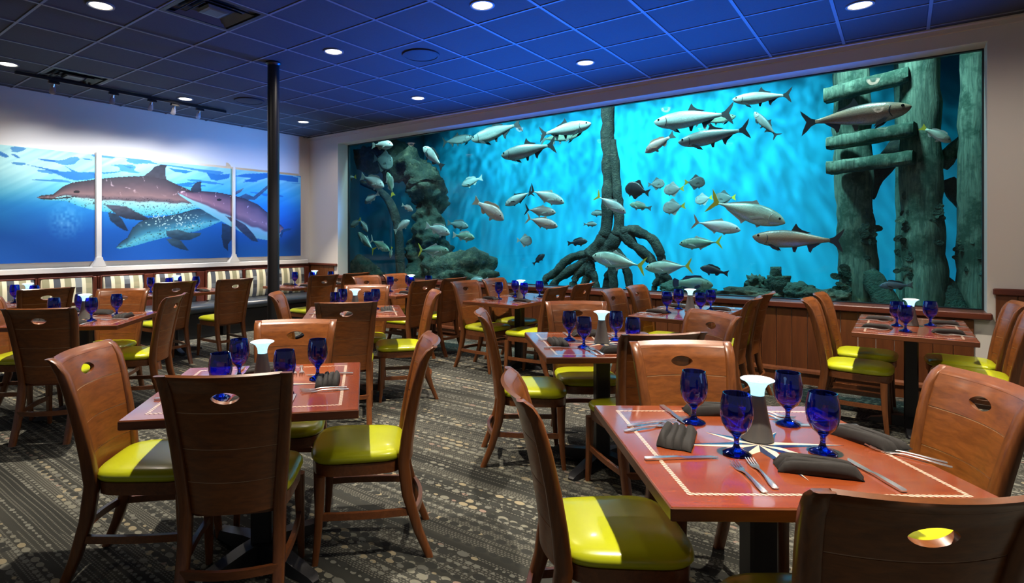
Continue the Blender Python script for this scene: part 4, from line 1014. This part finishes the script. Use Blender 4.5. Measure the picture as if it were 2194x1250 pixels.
def fork_mesh():
    # handle at -Y, tines at +Y, length .20
    m = MB(); rings = []
    for y, w, z, h in ((-.100,.004,.0022,.0010),(-.097,.0085,.0026,.0013),(-.07,.0085,.0040,.0014),(-.03,.0050,.0066,.0016),(.01,.0036,.0070,.0017),(.030,.0042,.0045,.0016),(.040,.0095,.0026,.0012),(.052,.0125,.0020,.0011),(.060,.0125,.0024,.0010)):
        rings.append([(-w,y,z-h),(w,y,z-h),(w*1.0,y,z+h*.4),(w*.6,y,z+h),(-w*.6,y,z+h),(-w,y,z+h*.4)])
    m.loft(rings)
    for k in range(4):
        x = -.0107+k*.00713; m.loft([[(x-w,y,z-.0009),(x+w,y,z-.0009),(x+w,y,z+.0009),(x-w,y,z+.0009)] for y, z, w in ((.058,.0024,.0019),(.075,.0036,.0017),(.092,.0062,.0015),(.100,.0080,.0007))])
    return m.mesh('fork', M['steel'], 40)
def knife_mesh():
    m = MB(); rings = []
    for y, a, b, z, h in ((-.112,-.005,.005,.0030,.0016),(-.109,-.009,.009,.0036,.0026),(-.06,-.0085,.0085,.0040,.0032),(-.01,-.0058,.0058,.0042,.0034),(.0,-.0060,.0070,.0038,.0022),(.01,-.0085,.0075,.0034,.0010),(.06,-.0105,.0075,.0030,.0008),(.095,-.0088,.0072,.0030,.0007),(.112,.0035,.0065,.0030,.0005)):
        rings.append([(a,y,z-h),(b,y,z-h),(b,y,z+h),(a,y,z+h)])
    return m.loft(rings).mesh('knife', M['steel'], 40)
FORK, KNIFE = fork_mesh(), knife_mesh()
def fork(p, rz, label): tag(mobj('dinner_fork', FORK, None, (p[0], p[1], TH+.0012), rz), label, 'fork', 'steel forks')
def knife(p, rz, label): tag(mobj('dinner_knife', KNIFE, None, (p[0], p[1], TH+.0012), rz), label, 'knife', 'steel knives')
def seg(a, b):      # centre and turn of a thing lying from pixel a (handle) to pixel b (tip) on the table top
    A, B = at_z(*a, TH), at_z(*b, TH); d = B-A; return (A+B)/2, math.atan2(d.y, d.x)-PI/2

# ---- layout. Tables by the camera: centre in metres right of / ahead of the camera, turn in degrees
def rot2(x, y, a): return x*math.cos(a)-y*math.sin(a), x*math.sin(a)+y*math.cos(a)
def square_table(X, d, deg, nm, chairs, settings=True, goblets=((-.15,-.15),(.15,-.15),(-.15,.17),(.16,.17)), lampoff=(0,0)):
    """chairs: list of (side label, X, d of backrest top, facing degrees in the camera frame)"""
    c = G(X, d); a = math.radians(deg); rz = YAW+a
    table('sq', PROT, c, rz, f'square mahogany table with rope inlay and compass star, {nm}')
    for side, cx_, cd_, fd in chairs:
        p = G(cx_, cd_); f = math.radians(fd)+YAW
        chair(p, (math.cos(f), math.sin(f)), f'wooden chair with lime seat, {side} side of the {nm}')
    ox, oy = rot2(*lampoff, a); lamp(G(X+ox, d+oy), f'grey cone table lamp glowing white on the {nm}')
    for (gx, gy) in goblets:
        ox, oy = gx, gy
        goblet(G(X+ox, d+oy), f'cobalt goblet {"front" if gy < 0 else "back"} {"left" if gx < 0 else "right"} of the lamp on the {nm}')
    if settings:
        for k, side in enumerate(('near', 'right', 'far', 'left')):
            q = k*PI/2
            def loc(x, y):
                u, v = rot2(x, y, q+a); return G(X+u, d+v)
            napkin(loc(.02,-.285), rz+q+PI/2, f'folded charcoal napkin at the {side} setting of the {nm}')
            fork(loc(-.14,-.285), rz+q+.12, f'outer fork at the {side} setting of the {nm}'); fork(loc(-.105,-.275), rz+q+.12, f'inner fork at the {side} setting of the {nm}')
            knife(loc(.16,-.285), rz+q, f'table knife at the {side} setting of the {nm}')
A_, B_, C_, D_, I_ = 'nearest right-hand table', 'nearest left-hand table', 'table behind the nearest right-hand one', 'square table at the left edge', 'square table right of the pole'
# nearest right-hand table, set as traced
square_table(.955, 1.815, -1.0, A_, [('far',1.02,2.60,-90),('left',.215,1.89,0),('right',1.76,1.93,172),('near',.90,1.10,88)], False, ((-.117,.218),(-.108,-.077),(.208,.198),(.161,-.069)), (.021,.049))
for px, py, deg, s_ in ((1452,942,-28,'left'), (1856,945,20,'right'), (1750,1008,72,'near'), (1528,884,88,'far')):
    napkin(at_z(px, py, TH), YAW+math.radians(deg), f'folded charcoal napkin at the {s_} setting of the {A_}')
for a, b, s_, w in (((1639,1058),(1572,994),'near','outer'), ((1669,1057),(1600,982),'near','inner'), ((1345,925),(1432,912),'left','outer'), ((1352,914),(1440,904),'left','inner'),
                    ((2010,997),(1890,968),'right','outer'), ((2000,988),(1880,962),'right','inner'), ((1612,880),(1672,893),'far','outer'), ((1618,886),(1668,899),'far','inner')):
    p, r = seg(a, b); fork(p, r, f'{w} fork at the {s_} setting of the {A_}')
for a, b, s_ in (((1384,986),(1535,982),'left'), ((1921,1047),(1827,993),'near'), ((1835,915),(1704,913),'right'), ((1420,873),(1466,908),'far')):
    p, r = seg(a, b); knife(p, r, f'table knife at the {s_} setting of the {A_}')
square_table(-.885, 2.548, 9.5, B_, [('far',-.955,3.30,-84),('left',-1.61,2.47,5),('right',-.17,2.72,186),('near',-.835,2.035,98)], True, ((-.104,-.2),(-.155,.13),(.141,-.134),(.215,.13)))
square_table(.90, 3.60, 1.5, C_, [('far',.885,4.30,-90),('left',.17,3.72,-3),('right',1.62,3.68,195),('near',1.03,2.90,100)], True, ((-.186,.1),(-.148,-.16),(.118,.1),(.136,-.2)))
square_table(-3.11, 4.715, 8, D_, [('far',-3.22,5.42,-82),('left',-3.86,4.60,6),('right',-2.45,4.85,188),('near',-2.90,3.93,98)])
square_table(-.955, 5.19, 10, I_, [('far',-.955,5.86,-86),('left',-1.60,5.02,8),('right',-.25,5.22,190),('near',-.86,4.31,100)])
# tables along the aquarium and the booths, square to the walls
def wall_table(cx_, cy_, nm, chairs, key='rect', gob=None):
    rz = 0.0
    table(key, PROT, (cx_, cy_), rz, f'brown dining table with rope inlay, {nm}')
    for side, x, y, sx in chairs: chair((x, y), (sx, random.uniform(-.05,.05)), f'wooden chair with lime seat, {side} of the {nm}')
    lamp((cx_, cy_+.03), f'grey cone table lamp glowing white on the {nm}')
    ys = (-.27, .27) if key == 'rect' else (0,)
    wy = {-.27: 'near', .27: 'far', 0: ''}
    for sx, s_ in ((-1,'left'), (1,'right')):
        for yy in ys:
            w = f'{wy[yy]} {s_}'.strip()
            gp = gob.get(w, (cx_+sx*.13, cy_+yy*.62+.05*sx)) if gob else (cx_+sx*.13, cy_+yy*.62+.05*sx)
            if gp: goblet(gp, f'cobalt goblet at the {w} setting of the {nm}')
            napkin((cx_+sx*.20, cy_+yy), PI/2*0+PI/2+.1*sx, f'folded charcoal napkin at the {w} setting of the {nm}', .85)
            q = PI/2*sx
            fork((cx_+sx*.225, cy_+yy-.10), q, f'outer fork at the {w} setting of the {nm}'); fork((cx_+sx*.235, cy_+yy-.135), q, f'inner fork at the {w} setting of the {nm}')
            knife((cx_+sx*.225, cy_+yy+.115), q, f'table knife at the {w} setting of the {nm}')
wall_table(.055, 5.50, 'window table at the far right', [('near left',-.56,5.28,1),('far left',-.54,5.88,1),('near right',.68,5.38,-1),('far right',.66,5.93,-1)], gob={'near left': (.02,5.14), 'far left': (-.03,5.42), 'near right': None, 'far right': (.17,5.60)})
wall_table(-1.53, 5.37, 'window table right of the mangrove', [('near left',-2.14,5.12,1),('far left',-2.12,5.68,1),('near right',-.97,5.13,-1),('far right',-.96,5.66,-1)])
wall_table(-3.36, 5.40, 'window table left of the mangrove', [('near left',-3.90,5.13,1),('far left',-3.88,5.68,1),('near right',-2.74,5.10,-1),('far right',-2.72,5.66,-1)])
wall_table(-4.95, 5.32, 'window table nearest the far corner', [('near left',-5.48,5.08,1),('far left',-5.46,5.60,1),('near right',-4.40,4.97,-1),('far right',-4.36,5.48,-1)])
wall_table(-6.75, 5.20, 'booth table in the far corner', [('near side',-6.06,4.84,-1),('far side',-6.08,5.42,-1)])
wall_table(-7.17, 3.40, 'booth table left of the pole', [('near side',-6.42,3.06,-1),('far side',-6.32,3.72,-1)])
wall_table(-7.12, 1.86, 'booth table at the left edge', [('open side',-6.54,1.88,-1)], 'small')
